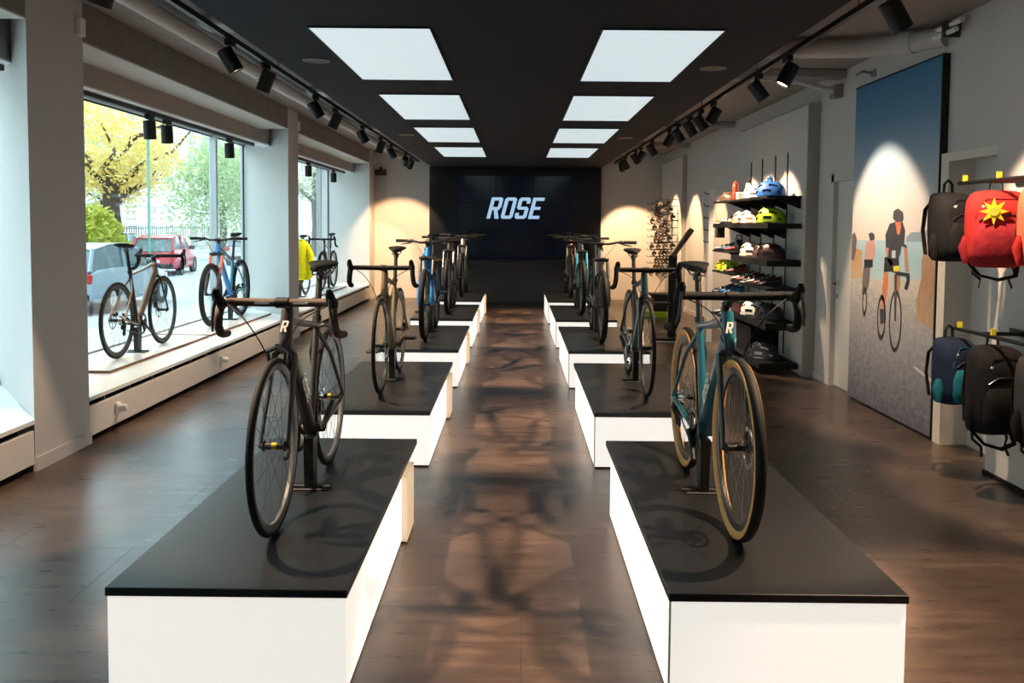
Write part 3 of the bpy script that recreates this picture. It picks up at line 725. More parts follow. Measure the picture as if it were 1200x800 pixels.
    if stand:
        w_ = Matrix.Translation((loc[0], loc[1], z)) @ Matrix.Rotation(rotz, 4, 'Z')
        q = w_ @ V(BB.x, 0, 0)
        t = thing('bike_stand', stand, 'stand', (q.x, q.y, z), rotz, 'bike floor stands')
        top = BB.z-.034
        obj('base_plate', lambda: MB().bbox(-.05, .05, -.085, .085, 0, .008, .003), M['black'], t, 0, key='stb')
        obj('column', lambda: MB().loft([[V(-.035, -.020, .008), V(.035, -.020, .008), V(.035, .020, .008), V(-.035, .020, .008)], [V(-.045, -.022, top), V(.045, -.022, top), V(.045, .022, top), V(-.045, .022, top)]]), M['black'], t, 0, key=('stc', st))
        obj('foot_peg', lambda: MB().tube([V(.02, -.10, .012), V(.02, .10, .012)], .006, 6), M['dsteel'], t, key='stp')
    return root

def paint(n, col, rough=.32, coat=.4, metal=0): return mat('paint_'+n, col, rough, metal, var=.04, coat=coat)
P_ = dict(
    umber=paint('umber', (.020, .0155, .0125), .42, .2), black=paint('black', (.006, .006, .0065), .35, .25), carbon=paint('carbon', (.010, .010, .011), .4),
    teal=paint('teal', (.006, .088, .125), .3, .25), navy=paint('navy', (.012, .035, .075), .3), olive=paint('olive_gold', (.20, .155, .085), .3, metal=.3),
    blue=paint('blue', (.012, .165, .46), .3), sky=paint('sky', (.03, .30, .48), .3), grey=paint('grey', (.22, .22, .23), .35), silver=paint('silver', (.42, .42, .43), .3, metal=.4),
    dteal=paint('dark_teal', (.012, .055, .065), .3), bronze=paint('bronze', (.20, .125, .085), .35, metal=.4), coral=paint('coral', (.55, .13, .07), .4), green=paint('moss', (.09,.14,.05), .4))
TAPE = mat('bar_tape_brown', (.060, .032, .022), .7, var=.2, scale=60)
PG = 'bikes on the display platforms'
down = -PI/2
bike('dark brown road bike with white lettering and brown bar tape, nearest on the left', 'road', dict(frame=P_['umber'], frame2=P_['umber'], fork=P_['umber'], tape=TAPE, text=1, disc=False, hubband=1, rim=mat('rim_grey', (.10,.10,.10), .35), clamp=1, ring=M['dsteel']), (-.910, BF[0]), down, PG, 'small black stand under the dark brown road bike nearest on the left', PH)
bike('teal gravel bike with tan sidewall tyres, nearest on the right', 'gravel', dict(frame=P_['teal'], frame2=P_['teal'], stays=P_['teal'], top=P_['navy'], fork=P_['black'], tan=1, text=1, deep=.026, fat=1.28), (.843, BF[0]), down, PG, 'small black stand under the teal gravel bike nearest on the right', PH)
bike('olive gold drop bar bike, second on the left', 'road', dict(frame=P_['olive'], frame2=P_['olive'], fork=P_['olive'], pedals=1, crank=-10, ring=M['steel']), (-.935, BF[1]), down, PG, 'small black stand under the olive gold bike', PH)
bike('dark teal and black drop bar bike, second on the right', 'road', dict(frame=P_['dteal'], frame2=P_['black'], fork=P_['black'], armsm=M['steel'], ring=M['steel']), (.915, BF[1]), down, PG, 'small black stand under the dark teal bike second on the right', PH)
bike('bright blue flat bar bike, third on the left', 'mtb', dict(frame=P_['blue'], frame2=P_['blue'], fork=P_['blue'], fat=1.6, shock=P_['blue'], barw=.33, pedals=1), (-.925, BF[2]), down, PG, 'small black stand under the bright blue bike', PH)
bike('grey and black flat bar mountain bike, third on the right', 'mtb', dict(frame=P_['grey'], frame2=P_['black'], fork=P_['black'], fat=1.1, barw=.37, ring=M['steel']), (.885, BF[2]), down, PG, 'small black stand under the grey mountain bike third on the right', PH)
bike('black suspension mountain bike, fourth on the left', 'mtb', dict(frame=P_['carbon'], fork=P_['black'], stan=M['steel'], fat=1.2, pedals=1), (-.905, BF[3]), down, PG, 'small black stand under the black mountain bike fourth on the left', PH)
bike('black mountain bike with teal fork, fourth on the right', 'mtb', dict(frame=P_['carbon'], fork=P_['dteal'], stan=P_['sky'], fat=1.2), (.885, BF[3]), down, PG, 'small black stand under the mountain bike with teal fork', PH)
bike('black mountain bike with silver head, farthest on the left', 'mtb', dict(frame=P_['silver'], frame2=P_['black'], fork=P_['black'], fat=1.1), (-.885, BF[4]), down, PG, 'small black stand under the farthest left bike', PH)
bike('black and bronze mountain bike, farthest on the right', 'mtb', dict(frame=P_['bronze'], frame2=P_['black'], fork=P_['black'], fat=1.15, ring=P_['bronze']), (.905, BF[4]), down, PG, 'small black stand under the farthest right bike', PH)
WG = 'bikes in the shop windows'; ZS = .345
bike('bronze and silver drop bar bike seen side on in the middle window', 'road', dict(frame=P_['bronze'], frame2=P_['black'], top=P_['silver'], stays=P_['bronze'], fork=P_['black'], deep=.030), (-3.47, 8.68), PI/2, WG, 'black stand under the side on bike in the middle window', ZS)
bike('blue mountain bike with coral fork facing the room in the middle window', 'mtb', dict(frame=P_['blue'], frame2=P_['sky'], top=P_['dteal'], fork=P_['carbon'], stan=P_['coral'], barw=.33), (-3.50, 10.15), down+.02, WG, 'black stand under the blue mountain bike in the window', ZS)
bike('dark road bike in the farthest window, nearer of two', 'road', dict(frame=P_['carbon'], fork=P_['black'], deep=.03), (-3.50, 13.75), down, WG, 'black stand under the nearer bike in the farthest window', ZS)
bike('grey drop bar bike in the farthest window, by the end pier', 'gravel', dict(frame=P_['grey'], fork=P_['black']), (-3.45, 15.75), down, WG, 'black stand under the grey bike by the end pier', ZS)
# ================================================================== POSTER
po = thing('wall_poster', 'tall framed photo poster of cyclists riding a coastal road', 'poster', (XR, 7.21, 0))
PX = 3.03-XR
def L_(name, poly, m, k, label=None, parent=None):
    q = [(y-7.21, z) for y, z in poly]
    a = sum(q[i][0]*q[(i+1)%len(q)][1]-q[(i+1)%len(q)][0]*q[i][1] for i in range(len(q)))
    if a < 0: q = q[::-1]
    return obj(name, MB().prism(q, 'x', PX-.0006*k, PX-.0006*k+.0005), m, parent or po, 0, label=label)
obj('frame', MB().box(PX+.0008, -.001, 6.40-7.21, 8.025-7.21, .012, 2.785), M['black'], po, 0)
obj('frame_edge', MB().box(PX-.004, PX+.0008, 6.40-7.21, 6.412-7.21, .012, 2.785).box(PX-.004, PX+.0008, 6.412-7.21, 8.025-7.21, 2.772, 2.785), M['black'], po, 0)
def ramp_mat(name, z0, z1, stops, noise=0.0, nscale=(1,1,1), rough=.55):
    m = mat(name, stops[0][1], rough); nt = m.node_tree; b = nt.nodes['Principled BSDF']
    tc = nt.nodes.new('ShaderNodeTexCoord'); sx = nt.nodes.new('ShaderNodeSeparateXYZ'); nt.links.new(tc.outputs['Object'], sx.inputs[0])
    mr = nt.nodes.new('ShaderNodeMapRange'); mr.inputs[1].default_value = z0; mr.inputs[2].default_value = z1; nt.links.new(sx.outputs[2], mr.inputs[0])
    src = mr.outputs[0]
    if noise:
        mp = nt.nodes.new('ShaderNodeMapping'); mp.inputs['Scale'].default_value = nscale; nt.links.new(tc.outputs['Object'], mp.inputs[0])
        n = nt.nodes.new('ShaderNodeTexNoise'); n.inputs['Scale'].default_value = 1; n.inputs['Detail'].default_value = 6; n.inputs['Roughness'].default_value = .7; nt.links.new(mp.outputs[0], n.inputs['Vector'])
        s = nt.nodes.new('ShaderNodeMath'); s.operation = 'SUBTRACT'; s.inputs[1].default_value = .5; nt.links.new(n.outputs['Fac'], s.inputs[0])
        a = nt.nodes.new('ShaderNodeMath'); a.operation = 'MULTIPLY_ADD'; a.inputs[1].default_value = noise; nt.links.new(s.outputs[0], a.inputs[0]); nt.links.new(src, a.inputs[2]); src = a.outputs[0]
    cr = nt.nodes.new('ShaderNodeValToRGB'); e = cr.color_ramp.elements
    e[0].position, e[0].color = stops[0][0], stops[0][1]+(1,); e[1].position, e[1].color = stops[-1][0], stops[-1][1]+(1,)
    for p, c in stops[1:-1]: q = e.new(p); q.color = c+(1,)
    nt.links.new(src, cr.inputs[0]); nt.links.new(cr.outputs[0], b.inputs['Base Color'])
    return m
A, B = 6.412, 8.025
L_('printed_sky', [(A,1.45),(B,1.43),(B,2.772),(A,2.772)], ramp_mat('print_sky', 1.45, 2.77, [(0,(.62,.55,.52)),(.25,(.55,.54,.56)),(.5,(.28,.38,.50)),(.75,(.09,.23,.38)),(1,(.03,.16,.31))]), 0)
L_('printed_sea', [(A,1.17),(B,1.08),(B,1.43),(A,1.45)], ramp_mat('print_sea', 1.08, 1.45, [(0,(.42,.56,.62)),(.6,(.30,.47,.56)),(1,(.36,.50,.60))]), 0)
L_('printed_road', [(A,.02),(B,.02),(B,1.08),(A,1.17)], ramp_mat('print_road', .0, 1.12, [(0,(.13,.13,.17)),(.35,(.26,.25,.28)),(.75,(.40,.38,.38)),(1,(.55,.50,.46))], 1.25, (1,13,22)), 0)
pr = lambda n, c: mat('print_'+n, c, .55, var=.12, scale=30)
L_('printed_mountain', [(6.913,1.469),(6.827,1.509),(6.711,1.51),(6.628,1.53),(6.412,1.518),(6.412,1.44),(6.912,1.435)], pr('mountain',(.22,.30,.40)), 1)
L_('printed_cliff', [(6.566,1.612),(6.43,1.60),(6.413,1.5),(6.413,.80),(6.69,.847),(6.701,.995),(6.629,1.174),(6.639,1.301),(6.566,1.43)], ramp_mat('print_cliff', .8, 1.6, [(0,(.50,.33,.20)),(.5,(.34,.19,.11)),(1,(.46,.32,.24))], 1.6, (1,40,12)), 2)
L_('printed_wall', [(8.02,1.361),(7.79,1.344),(7.752,1.107),(8.02,1.077)], ramp_mat('print_ochre', 1.07, 1.36, [(0,(.55,.38,.22)),(1,(.48,.26,.12))], 1.0, (1,30,8)), 1)
L_('printed_road_line', [(6.721,.485),(6.664,.494),(6.42,.446),(6.42,.42)], pr('line',(.66,.64,.62)), 1)
skin, jersey, helm, org, pink = pr('skin',(.45,.20,.11)), pr('jersey',(.035,.04,.055)), pr('helmet',(.05,.055,.07)), pr('orange',(.62,.19,.07)), pr('pink',(.50,.27,.24))
L_('printed_rider_leg', [(7.307,1.176),(7.223,1.173),(7.217,1.09),(7.243,.998),(7.284,.875),(7.335,.87),(7.33,1.026)], org, 3)
L_('printed_rider_leg', [(7.081,1.222),(7.0,1.199),(6.991,1.085),(7.046,.979),(7.078,.976),(7.071,1.1)], skin, 3)
L_('printed_rider_shoe', [(7.369,.867),(7.267,.876),(7.259,.765),(7.342,.741)], helm, 3)
L_('printed_rider_arm', [(7.275,1.415),(7.223,1.395),(7.201,1.313),(7.131,1.254),(7.178,1.231),(7.248,1.283),(7.287,1.359)], skin, 4)
L_('printed_rider_arm', [(6.955,1.422),(6.893,1.403),(6.87,1.291),(6.848,1.207),(6.908,1.204),(6.932,1.322)], skin, 3)
L_('printed_rider_shorts', [(7.3,1.302),(7.04,1.312),(7.019,1.238),(7.093,1.18),(7.175,1.19),(7.307,1.176)], pr('shorts',(.015,.015,.02)), 4)
L_('printed_rider_jersey', [(7.221,1.575),(7.124,1.589),(6.983,1.581),(6.932,1.522),(6.95,1.42),(6.89,1.40),(6.905,1.39),(6.986,1.40),(7.011,1.34),(7.039,1.298),(7.232,1.291),(7.222,1.381),(7.28,1.38),(7.297,1.484)], jersey, 5)
L_('printed_jersey_mark', [(7.16,1.36),(7.09,1.36),(7.09,1.30),(7.16,1.30)], pr('mark',(.45,.5,.55)), 6)
L_('printed_rider_collar', [(7.10,1.56),(7.0,1.56),(7.03,1.49),(7.07,1.49)], org, 6)
L_('printed_rider_face', [(7.125,1.602),(7.0,1.602),(7.012,1.561),(7.09,1.545)], pr('face',(.50,.14,.10)), 7)
L_('printed_rider_helmet', [(7.147,1.677),(7.069,1.696),(6.989,1.668),(6.97,1.615),(6.998,1.59),(7.091,1.588),(7.159,1.616)], helm, 8)
L_('printed_rider_glove', [(7.129,1.233),(7.019,1.245),(7.001,1.205),(7.11,1.193)], pr('yellow',(.68,.58,.05)), 6)
def ring(y, z, ry, rz, w, m, k, nm='printed_wheel'):
    b = MB(); n = 28; rings = []
    vs = []
    for i in range(n):
        a = 2*PI*i/n
        for r_ in (1, 1-w):
            for d_ in (PX-.0006*k, PX-.0006*k+.0005): vs.append((d_, y-7.21+ry*r_*math.cos(a), z+rz*r_*math.sin(a)))
    fs = []
    for i in range(n):
        j = (i+1) % n; a_, b_ = i*4, j*4
        fs += [(a_, b_, b_+2, a_+2), (a_+1, a_+3, b_+3, b_+1), (a_, a_+1, b_+1, b_), (a_+2, b_+2, b_+3, a_+3)]
    obj(nm, b.add(vs, fs), m, po, 0)
bk = pr('tyre',(.02,.02,.022))
ring(7.33, .80, .085, .19, .22, bk, 3); ring(7.06, .80, .115, .25, .14, bk, 5)
L_('printed_bike_fork', [(7.10,1.17),(7.05,1.17),(7.05,.80),(7.075,.80)], pr('fork',(.06,.06,.065)), 6)
L_('printed_bike_bar', [(7.078,1.195),(6.833,1.194),(6.828,1.129),(6.867,1.06),(6.913,1.07),(6.873,1.139),(6.89,1.165),(7.076,1.167)], bk, 7)
L_('printed_bike_frame', [(7.16,1.178),(7.077,1.181),(7.075,.99),(7.11,.95),(7.18,.95),(7.165,1.04)], pr('bike',(.48,.44,.40)), 4)
L_('printed_rider_legs', [(7.74,1.197),(7.591,1.204),(7.6,1.079),(7.665,.964),(7.76,.957),(7.752,1.107)], pr('far_legs',(.16,.13,.13)), 2)
L_('printed_rider_torso', [(7.682,1.421),(7.537,1.438),(7.496,1.374),(7.524,1.273),(7.708,1.265),(7.714,1.354)], pink, 3)
L_('printed_rider_shorts', [(7.726,1.265),(7.542,1.272),(7.537,1.207),(7.721,1.191)], pr('shorts',(.015,.015,.02)), 4)
L_('printed_rider_helmet', [(7.65,1.488),(7.578,1.503),(7.522,1.482),(7.519,1.439),(7.609,1.43)], helm, 4)
ring(7.69, .90, .05, .13, .35, bk, 3)
L_('printed_rider_back', [(8.02,1.476),(7.959,1.5),(7.914,1.44),(7.93,1.32),(7.96,1.25),(8.02,1.25)], pr('far_rider',(.14,.10,.10)), 3)

# ================================================================== SHELF WALL
SX, SY0, SY1 = 2.96, 9.12, 11.80
sp = thing('display_shelving', 'tall grey wall panel with black shelves of cycling gear', 'shelving', (SX, SY0, 0))
obj('back_panel', MB().box(0, XR-SX-.001, 0, SY1-SY0+.05, .01, 2.78), M['taupe'], sp, 0)
obj('edge_trim', MB().box(-.003, XR-SX-.001, -.03, -.0005, 0, 2.80).box(-.003, XR-SX-.001, 0, SY1-SY0+.05, 2.78, 2.80), mat('panel_edge', (.36,.33,.31), .6), sp, 0)
for yy in (.62, 1.08, 1.62, 2.12): obj('upright_rail', lambda: MB().box(-.012, -.0005, -.009, .009, .15, 2.35), M['dsteel'], sp, 0, key='uprail', loc=(0, yy, 0))
def shelf(y0, y1, z, th, dep=.36, brackets=()):
    s = obj('shelf', MB().bbox(-dep, -.013, y0-SY0, y1-SY0, z-th, z, .003), M['shelf'], sp, 0)
    for yb in brackets:
        obj('shelf_bracket', lambda: MB().prism([(-.30, 0), (-.013, 0), (-.013, -.11), (-.03, -.11)], 'y', -.006, .006), M['shelf'], s, 0, key='sbr', loc=(0, yb-SY0, z-th))
SH = dict(a=1.865, b=1.58, c=1.20, c2=1.235, d2=.97, d=.905, e=.54, g=.12)
shelf(9.2, 11.76, SH['a'], .022, brackets=(9.24, 9.74, 10.2, 10.74, 11.24))
shelf(9.2, 11.76, SH['b'], .055, brackets=(9.74, 10.2, 10.74, 11.24))
shelf(9.2, 10.75, SH['c'], .07); shelf(10.80, 11.76, SH['c2'], .022, brackets=(11.24,))
shelf(9.2, 10.75, SH['d'], .03); shelf(10.80, 11.76, SH['d2'], .022); shelf(10.80, 11.76, .70, .022); shelf(10.80, 11.76, .42, .03)
shelf(9.2, 10.75, SH['e'], .075); shelf(9.2, 10.75, SH['g'], .06, .42)
obj('end_post', MB().box(-.40, -.34, SY1-SY0+.005, SY1-SY0+.045, .0, 2.03), M['white'], sp, 0)
for q in range(5): obj('post_hook', lambda: MB().tube([(-.40, .02, 0), (-.46, .02, .005), (-.465, .02, .03)], .007, 6), M['black'], sp, key='phook', loc=(0, SY1-SY0, 1.97-q*.16))

# ---- goods
def helmet(loc, rz, col, col2, label, vis=False, s=1.0):
    t = thing('helmet', label, 'helmet', loc, rz, 'helmets on the shelves'); t.scale = (s, s, s)
    NU, NV = 26, 14
    def P(u, v, k):
        th = PI*(u/NU); ph = R(-92+184*v/NV)
        taper = 1-.16*math.cos(th)
        x = -.145*k*math.cos(th); r = math.sin(th)**.62
        return (x, .098*k*r*math.sin(ph)*taper, .150*k*r*max(math.cos(ph), -.05)*(1-.10*math.cos(th))+.012)
    def shell():
        b = MB()
        for kk in (1.0, .93):
            vs = [P(u, v, kk) for u in range(NU+1) for v in range(NV+1)]; fs = []
            for u in range(NU):
                for v in range(NV):
                    vent = v in (1, 3, 5, 8, 10, 12) and ((u+(3 if v in (3, 10) else 0)) % 9) in (2, 3, 4, 5, 6) and 3 < u < 23
                    if not vent:
                        q = (u*(NV+1)+v, u*(NV+1)+v+1, (u+1)*(NV+1)+v+1, (u+1)*(NV+1)+v); fs.append(q if kk == 1 else q[::-1])
            b.add(vs, fs)
        return b
    obj('shell', shell, col, t, 50, key='helm')
    def liner():
        vs = [P(u, v, .90) for u in range(NU+1) for v in range(NV+1)]
        return MB().add(vs, [(u*(NV+1)+v, u*(NV+1)+v+1, (u+1)*(NV+1)+v+1, (u+1)*(NV+1)+v) for u in range(NU) for v in range(NV)])
    obj('liner', liner, col2, t, 60, key='liner')
    obj('rim_band', lambda: MB().tube([(-.14*math.cos(a)*.99, .094*math.sin(a)*(1-.16*math.cos(a) if math.sin(a) > 0 else 1-.16*math.cos(a)), .012) for a in [2*PI*k/28 for k in range(28)]], .007, 6, closed=True), col2, t, key='hband')
    obj('strap', lambda: MB().tube([(.03, .08, .01), (.02, .05, .004), (.02, 0, .003), (.02, -.05, .004), (.03, -.08, .01)], .004, 5), M['blackm'], t, key='hstrap')
    if vis: obj('visor', lambda: MB().prism([(.10, -.085), (.20, -.06), (.215, 0), (.20, .06), (.10, .085)], 'z', .072, .080), col2, t, 0, key='hvis')
    return t
def hm(n, c): return mat('gear_'+n, c, .85 if n.startswith('cloth') else .4, var=.25 if n.startswith('cloth') else .06, scale=18 if n.startswith('cloth') else 12, spec=.2 if n.startswith('cloth') else .5, bump=.6 if n.startswith('cloth') else 0)
def shoe(loc, rz, col, sole, label, grp='cycling shoes on the shelves'):
    t = thing('cycling_shoe', label, 'shoe', loc, rz, grp)
    def up_():
        r = []
        for x, w, z1, z0 in ((-.13, .022, .075, .018), (-.115, .034, .098, .012), (-.07, .037, .092, .012), (-.03, .038, .080, .012), (.02, .042, .064, .012), (.07, .046, .050, .012), (.11, .040, .040, .014), (.138, .020, .028, .018)):
            r.append([(x, w*math.cos(a), (z0+z1)/2+(z1-z0)/2*math.sin(a)) for a in [2*PI*k/12 for k in range(12)]])
        return MB().loft(r)
    obj('upper', up_, col, t, 60, key='shu')
    obj('sole', lambda: MB().prism([(-.132, -.02), (-.11, -.036), (-.03, -.032), (.06, -.047), (.115, -.038), (.142, 0), (.115, .038), (.06, .047), (-.03, .032), (-.11, .036), (-.132, .02)], 'z', 0, .016), sole, t, 0, key='shs')
    obj('collar', lambda: MB().tube([(-.085+.036*math.cos(a), .026*math.sin(a), .093-.012*math.cos(a)) for a in [2*PI*k/14 for k in range(14)]], .007, 6, closed=True), M['blackm'], t, key='shc')
    for x_, z_ in ((-.005, .076), (.045, .060)):
        obj('strap', lambda: MB().tube([(0, -.042, -.02), (0, -.025, -.0), (0, 0, .004), (0, .025, 0), (0, .042, -.02)], .008, 6, ell=(.5, 1.3)), sole, t, key='shst', loc=(x_, 0, z_))
    return t
def bottle(loc, col, capc, label, h=.19):
    t = thing('water_bottle', label, 'bottle', loc, 0, 'water bottles on the top shelf')
    obj('body', MB().lathe([(.002, 0), (.034, 0), (.037, .006), (.037, h*.5), (.033, h*.56), (.033, h*.62), (.037, h*.68), (.037, h*.92), (.030, h)], 20), col, t)
    obj('cap', MB().lathe([(.033, h), (.033, h+.018), (.016, h+.026), (.013, h+.045), (.002, h+.046)], 20), capc, t)
    return t
wh, dk = hm('white', (.74,.72,.70)), hm('black', (.015,.015,.016))
gx = 2.74
# top shelf
za = SH['a']
helmet((gx, 11.52, za), 2.4, hm('brown', (.10,.05,.03)), dk, 'small dark brown helmet at the far end of the top shelf', s=.8)
bottle((gx, 11.16, za), hm('red', (.62,.055,.03)), hm('red', (.62,.055,.03)), 'red water bottle on the top shelf', .20)
t = thing('small_box', 'small grey carton between the red and white bottles', 'box', (gx, 10.87, za))
obj('carton', MB().bbox(-.05, .05, -.06, .06, 0, .075, .003), hm('grey', (.30,.30,.31)), t, 0); obj('lid', MB().bbox(-.052, .052, -.062, .062, .075, .095, .003), hm('lightgrey', (.5,.5,.5)), t, 0)
bottle((gx, 10.52, za), wh, dk, 'white water bottle with black cap on the top shelf', .19)
helmet((gx, 10.22, za), 2.6, wh, dk, 'white and black helmet on the top shelf beside the blue bottle', s=.95)
bottle((gx+.07, 9.90, za), hm('bluecl', (.05,.26,.60)), hm('dkblue', (.02,.06,.22)), 'blue water bottle standing behind the blue helmet', .20)
helmet((gx, 9.60, za), 2.5, hm('blue', (.03,.14,.50)), hm('dkblue', (.02,.06,.22)), 'bright blue helmet at the near end of the top shelf', s=1.08)
# second shelf
zb = SH['b']
shoe((gx, 11.62, zb), 2.9, hm('orange', (.60,.15,.06)), wh, 'orange cycling shoe on the second shelf')
shoe((gx, 11.36, zb), 2.9, wh, dk, 'white cycling shoe beside the orange one')
shoe((gx, 11.06, zb), 2.9, hm('lime', (.42,.52,.04)), dk, 'yellow green cycling shoe in the middle of the second shelf')
helmet((gx, 10.70, zb), 2.6, hm('pink', (.62,.33,.27)), dk, 'pale pink helmet on the second shelf, left of the white one', s=.95)
helmet((gx, 10.34, zb), 2.6, hm('rose', (.66,.50,.46)), hm('orange', (.60,.15,.06)), 'rosy white helmet on the second shelf', s=.98)
helmet((gx+.08, 9.98, zb), 2.6, hm('maroon', (.09,.03,.035)), dk, 'dark maroon helmet behind the lime helmet', s=.9)
helmet((gx, 9.57, zb), 2.5, hm('limeh', (.40,.60,.02)), dk, 'lime green helmet at the near end of the second shelf', s=1.08)
# third, near bay
zc = SH['c']
helmet((gx, 10.28, zc), 2.5, hm('cream', (.62,.52,.44)), dk, 'cream and brown helmet on the third shelf', s=1.02)
helmet((gx+.05, 9.92, zc), 2.5, hm('umber', (.07,.045,.035)), hm('orange', (.60,.15,.06)), 'dark helmet behind the cream one on the third shelf')
helmet((gx, 9.52, zc), 2.5, hm('blackred', (.035,.012,.014)), hm('dkred', (.12,.02,.02)), 'black and dark red helmet at the near end of the third shelf', s=1.05)
# far bay
z2 = SH['c2']
shoe((gx, 11.62, z2), 2.9, wh, dk, 'white cycling shoe on the far bay third shelf')
shoe((gx, 11.38, z2), 2.9, hm('blueshoe', (.05,.20,.36)), dk, 'blue cycling shoe on the far bay third shelf')
shoe((gx, 11.12, z2), 2.9, hm('redshoe', (.30,.04,.04)), dk, 'red and black cycling shoe on the far bay third shelf')
t = thing('saddle_bag', 'black saddle bag at the end of the far bay shelf', 'bag', (gx, 10.92, z2))
obj('pouch', MB().loft([[(.06*s*math.cos(a), .07*s*math.sin(a), z) for a in [2*PI*k/12 for k in range(12)]] for z, s in ((0, .8), (.03, 1), (.10, .95), (.14, .6), (.15, .3))]), dk, t); obj('strap', MB().tube([(-.04, 0, .13), (-.03, 0, .20), (.03, 0, .20), (.04, 0, .13)], .008, 6), dk, t)
t = thing('glove_pack', 'black boxed accessory hanging above the far bay shelf', 'box', (SX-.30, 11.62, z2+.16))
obj('card', MB().bbox(-.05, .05, -.07, .07, 0, .14, .004), dk, t, 0); obj('hang_tab', MB().box(-.004, .004, -.03, .03, .14, .165), dk, t, 0)
z3 = SH['d2']
for q, (yy, c_, nm) in enumerate(((11.60, hm('neon', (.72,.72,.03)), 'neon yellow'), (11.30, hm('neon2', (.60,.70,.05)), 'yellow green'))):
    helmet((gx, yy, z3), 2.7, c_, dk, nm+' helmet on the far bay fourth shelf', s=.9)
for q, yy in enumerate((11.04, 10.92)):
    shoe((gx-.02, yy, z3), 2.9, hm('dkredshoe', (.14,.03,.03)) if q else dk, dk, ['black cycling shoe on the far bay fourth shelf', 'dark red cycling shoe on the far bay fourth shelf'][q])
# fourth, near bay: shoes
zd = SH['d']
for q, (c_, nm) in enumerate(((wh, 'white'), (hm('redshoe', (.30,.04,.04)), 'red and black'), (dk, 'black'), (hm('greyshoe', (.30,.29,.29)), 'grey'), (hm('dkredshoe', (.14,.03,.03)), 'dark red'), (hm('blackb', (.02,.02,.025)), 'blue black'))):
    shoe((gx-.02, 10.60-q*.22, zd), 2.9, c_, dk if c_ is not dk else wh, nm+' cycling shoe on the near bay fourth shelf')
for q, (c_, nm, yy, zz) in enumerate(((hm('blueshoe2', (.04,.16,.42)), 'bright blue', 11.3, .70), (hm('blueshoe', (.05,.20,.36)), 'steel blue', 11.05, .70), (dk, 'black', 11.55, .70), (hm('lightblue', (.16,.30,.42)), 'pale blue', 11.2, .42), (hm('whiteblue', (.5,.55,.6)), 'white blue', 11.5, .42), (hm('lime', (.42,.52,.04)), 'lime', 10.95, .42))):
    shoe((gx-.02, yy, zz), 2.9, c_, dk if c_ is not dk else wh, nm+' cycling shoe low on the far bay')
# fifth shelf and base
ze = SH['e']
helmet((gx-.04, 10.02, ze), 2.3, wh, dk, 'white and black helmet on the low shelf', s=1.05)
helmet((gx+.02, 9.62, ze), 2.4, dk, dk, 'black helmet at the near end of the low shelf', s=1.1)
t = thing('shoe_carton', 'dark red and black carton on the low shelf', 'box', (gx, 10.45, ze))
obj('carton', MB().bbox(-.14, .14, -.16, .16, 0, .10, .003), hm('dkred', (.12,.02,.02)), t, 0); obj('lid', MB().bbox(-.143, .143, -.163, .163, .10, .13, .003), dk, t, 0)
t = thing('display_cube', 'black display cube on the bottom shelf', 'box', (gx+.05, 10.25, SH['g']))
obj('body', MB().bbox(-.15, .15, -.33, .33, 0, .28, .006), M['shelf'], t, 0); obj('top', MB().bbox(-.155, .155, -.335, .335, .28, .30, .004), M['shelf'], t, 0)
helmet((2.70, 9.58, SH['g']), 2.3, hm('bw', (.02,.02,.022)), wh, 'black helmet with white stripes on the bottom shelf beside the black cube', s=1.15)
b_ = bpy.data.objects[-1] if False else None

# ---- kiosk
kt = thing('info_kiosk', 'dark standing kiosk with a tilted wood framed screen', 'kiosk', (2.12, 12.0, 0), R(-8))
obj('base', MB().bbox(-.22, .22, -.30, .30, 0, .05, .006), M['black'], kt, 0)
obj('base_edge', MB().box(-.222, .222, -.304, -.300, .004, .018), M['white'], kt, 0)
obj('column', MB().bbox(-.055, .055, -.04, .04, .05, 1.15, .006), M['black'], kt, 0)
hd = obj('screen_head', MB().bbox(-.03, .03, -.20, .20, -.22, .22, .006), mat('kiosk_wood', (.13,.07,.04), .5, var=.25, scale=20), kt, 0, loc=(.12, 0, 1.32)); hd.rotation_euler = (0, R(35), 0)
obj('screen', MB().box(-.034, -.030, -.17, .17, -.19, .19), M['screen'], hd, 0)
kb = obj('keyboard_tray', MB().bbox(-.22, .0, -.14, .14, 0, .03, .004), M['black'], kt, 0, loc=(-.02, 0, .48))

# ---- display cube with lime base
t = thing('stool_box', 'black box with lime green base near the end wall', 'box', (2.36, 15.1, 0))
obj('base', MB().bbox(-.20, .20, -.18, .18, 0, .10, .006), hm('limebox', (.28,.42,.01)), t, 0)
obj('body', MB().bbox(-.03, .22, -.17, .17, .10, .36, .006), M['black'], t, 0)
obj('top', MB().bbox(-.08, .42, -.22, .22, .36, .40, .006), M['black'], t, 0)

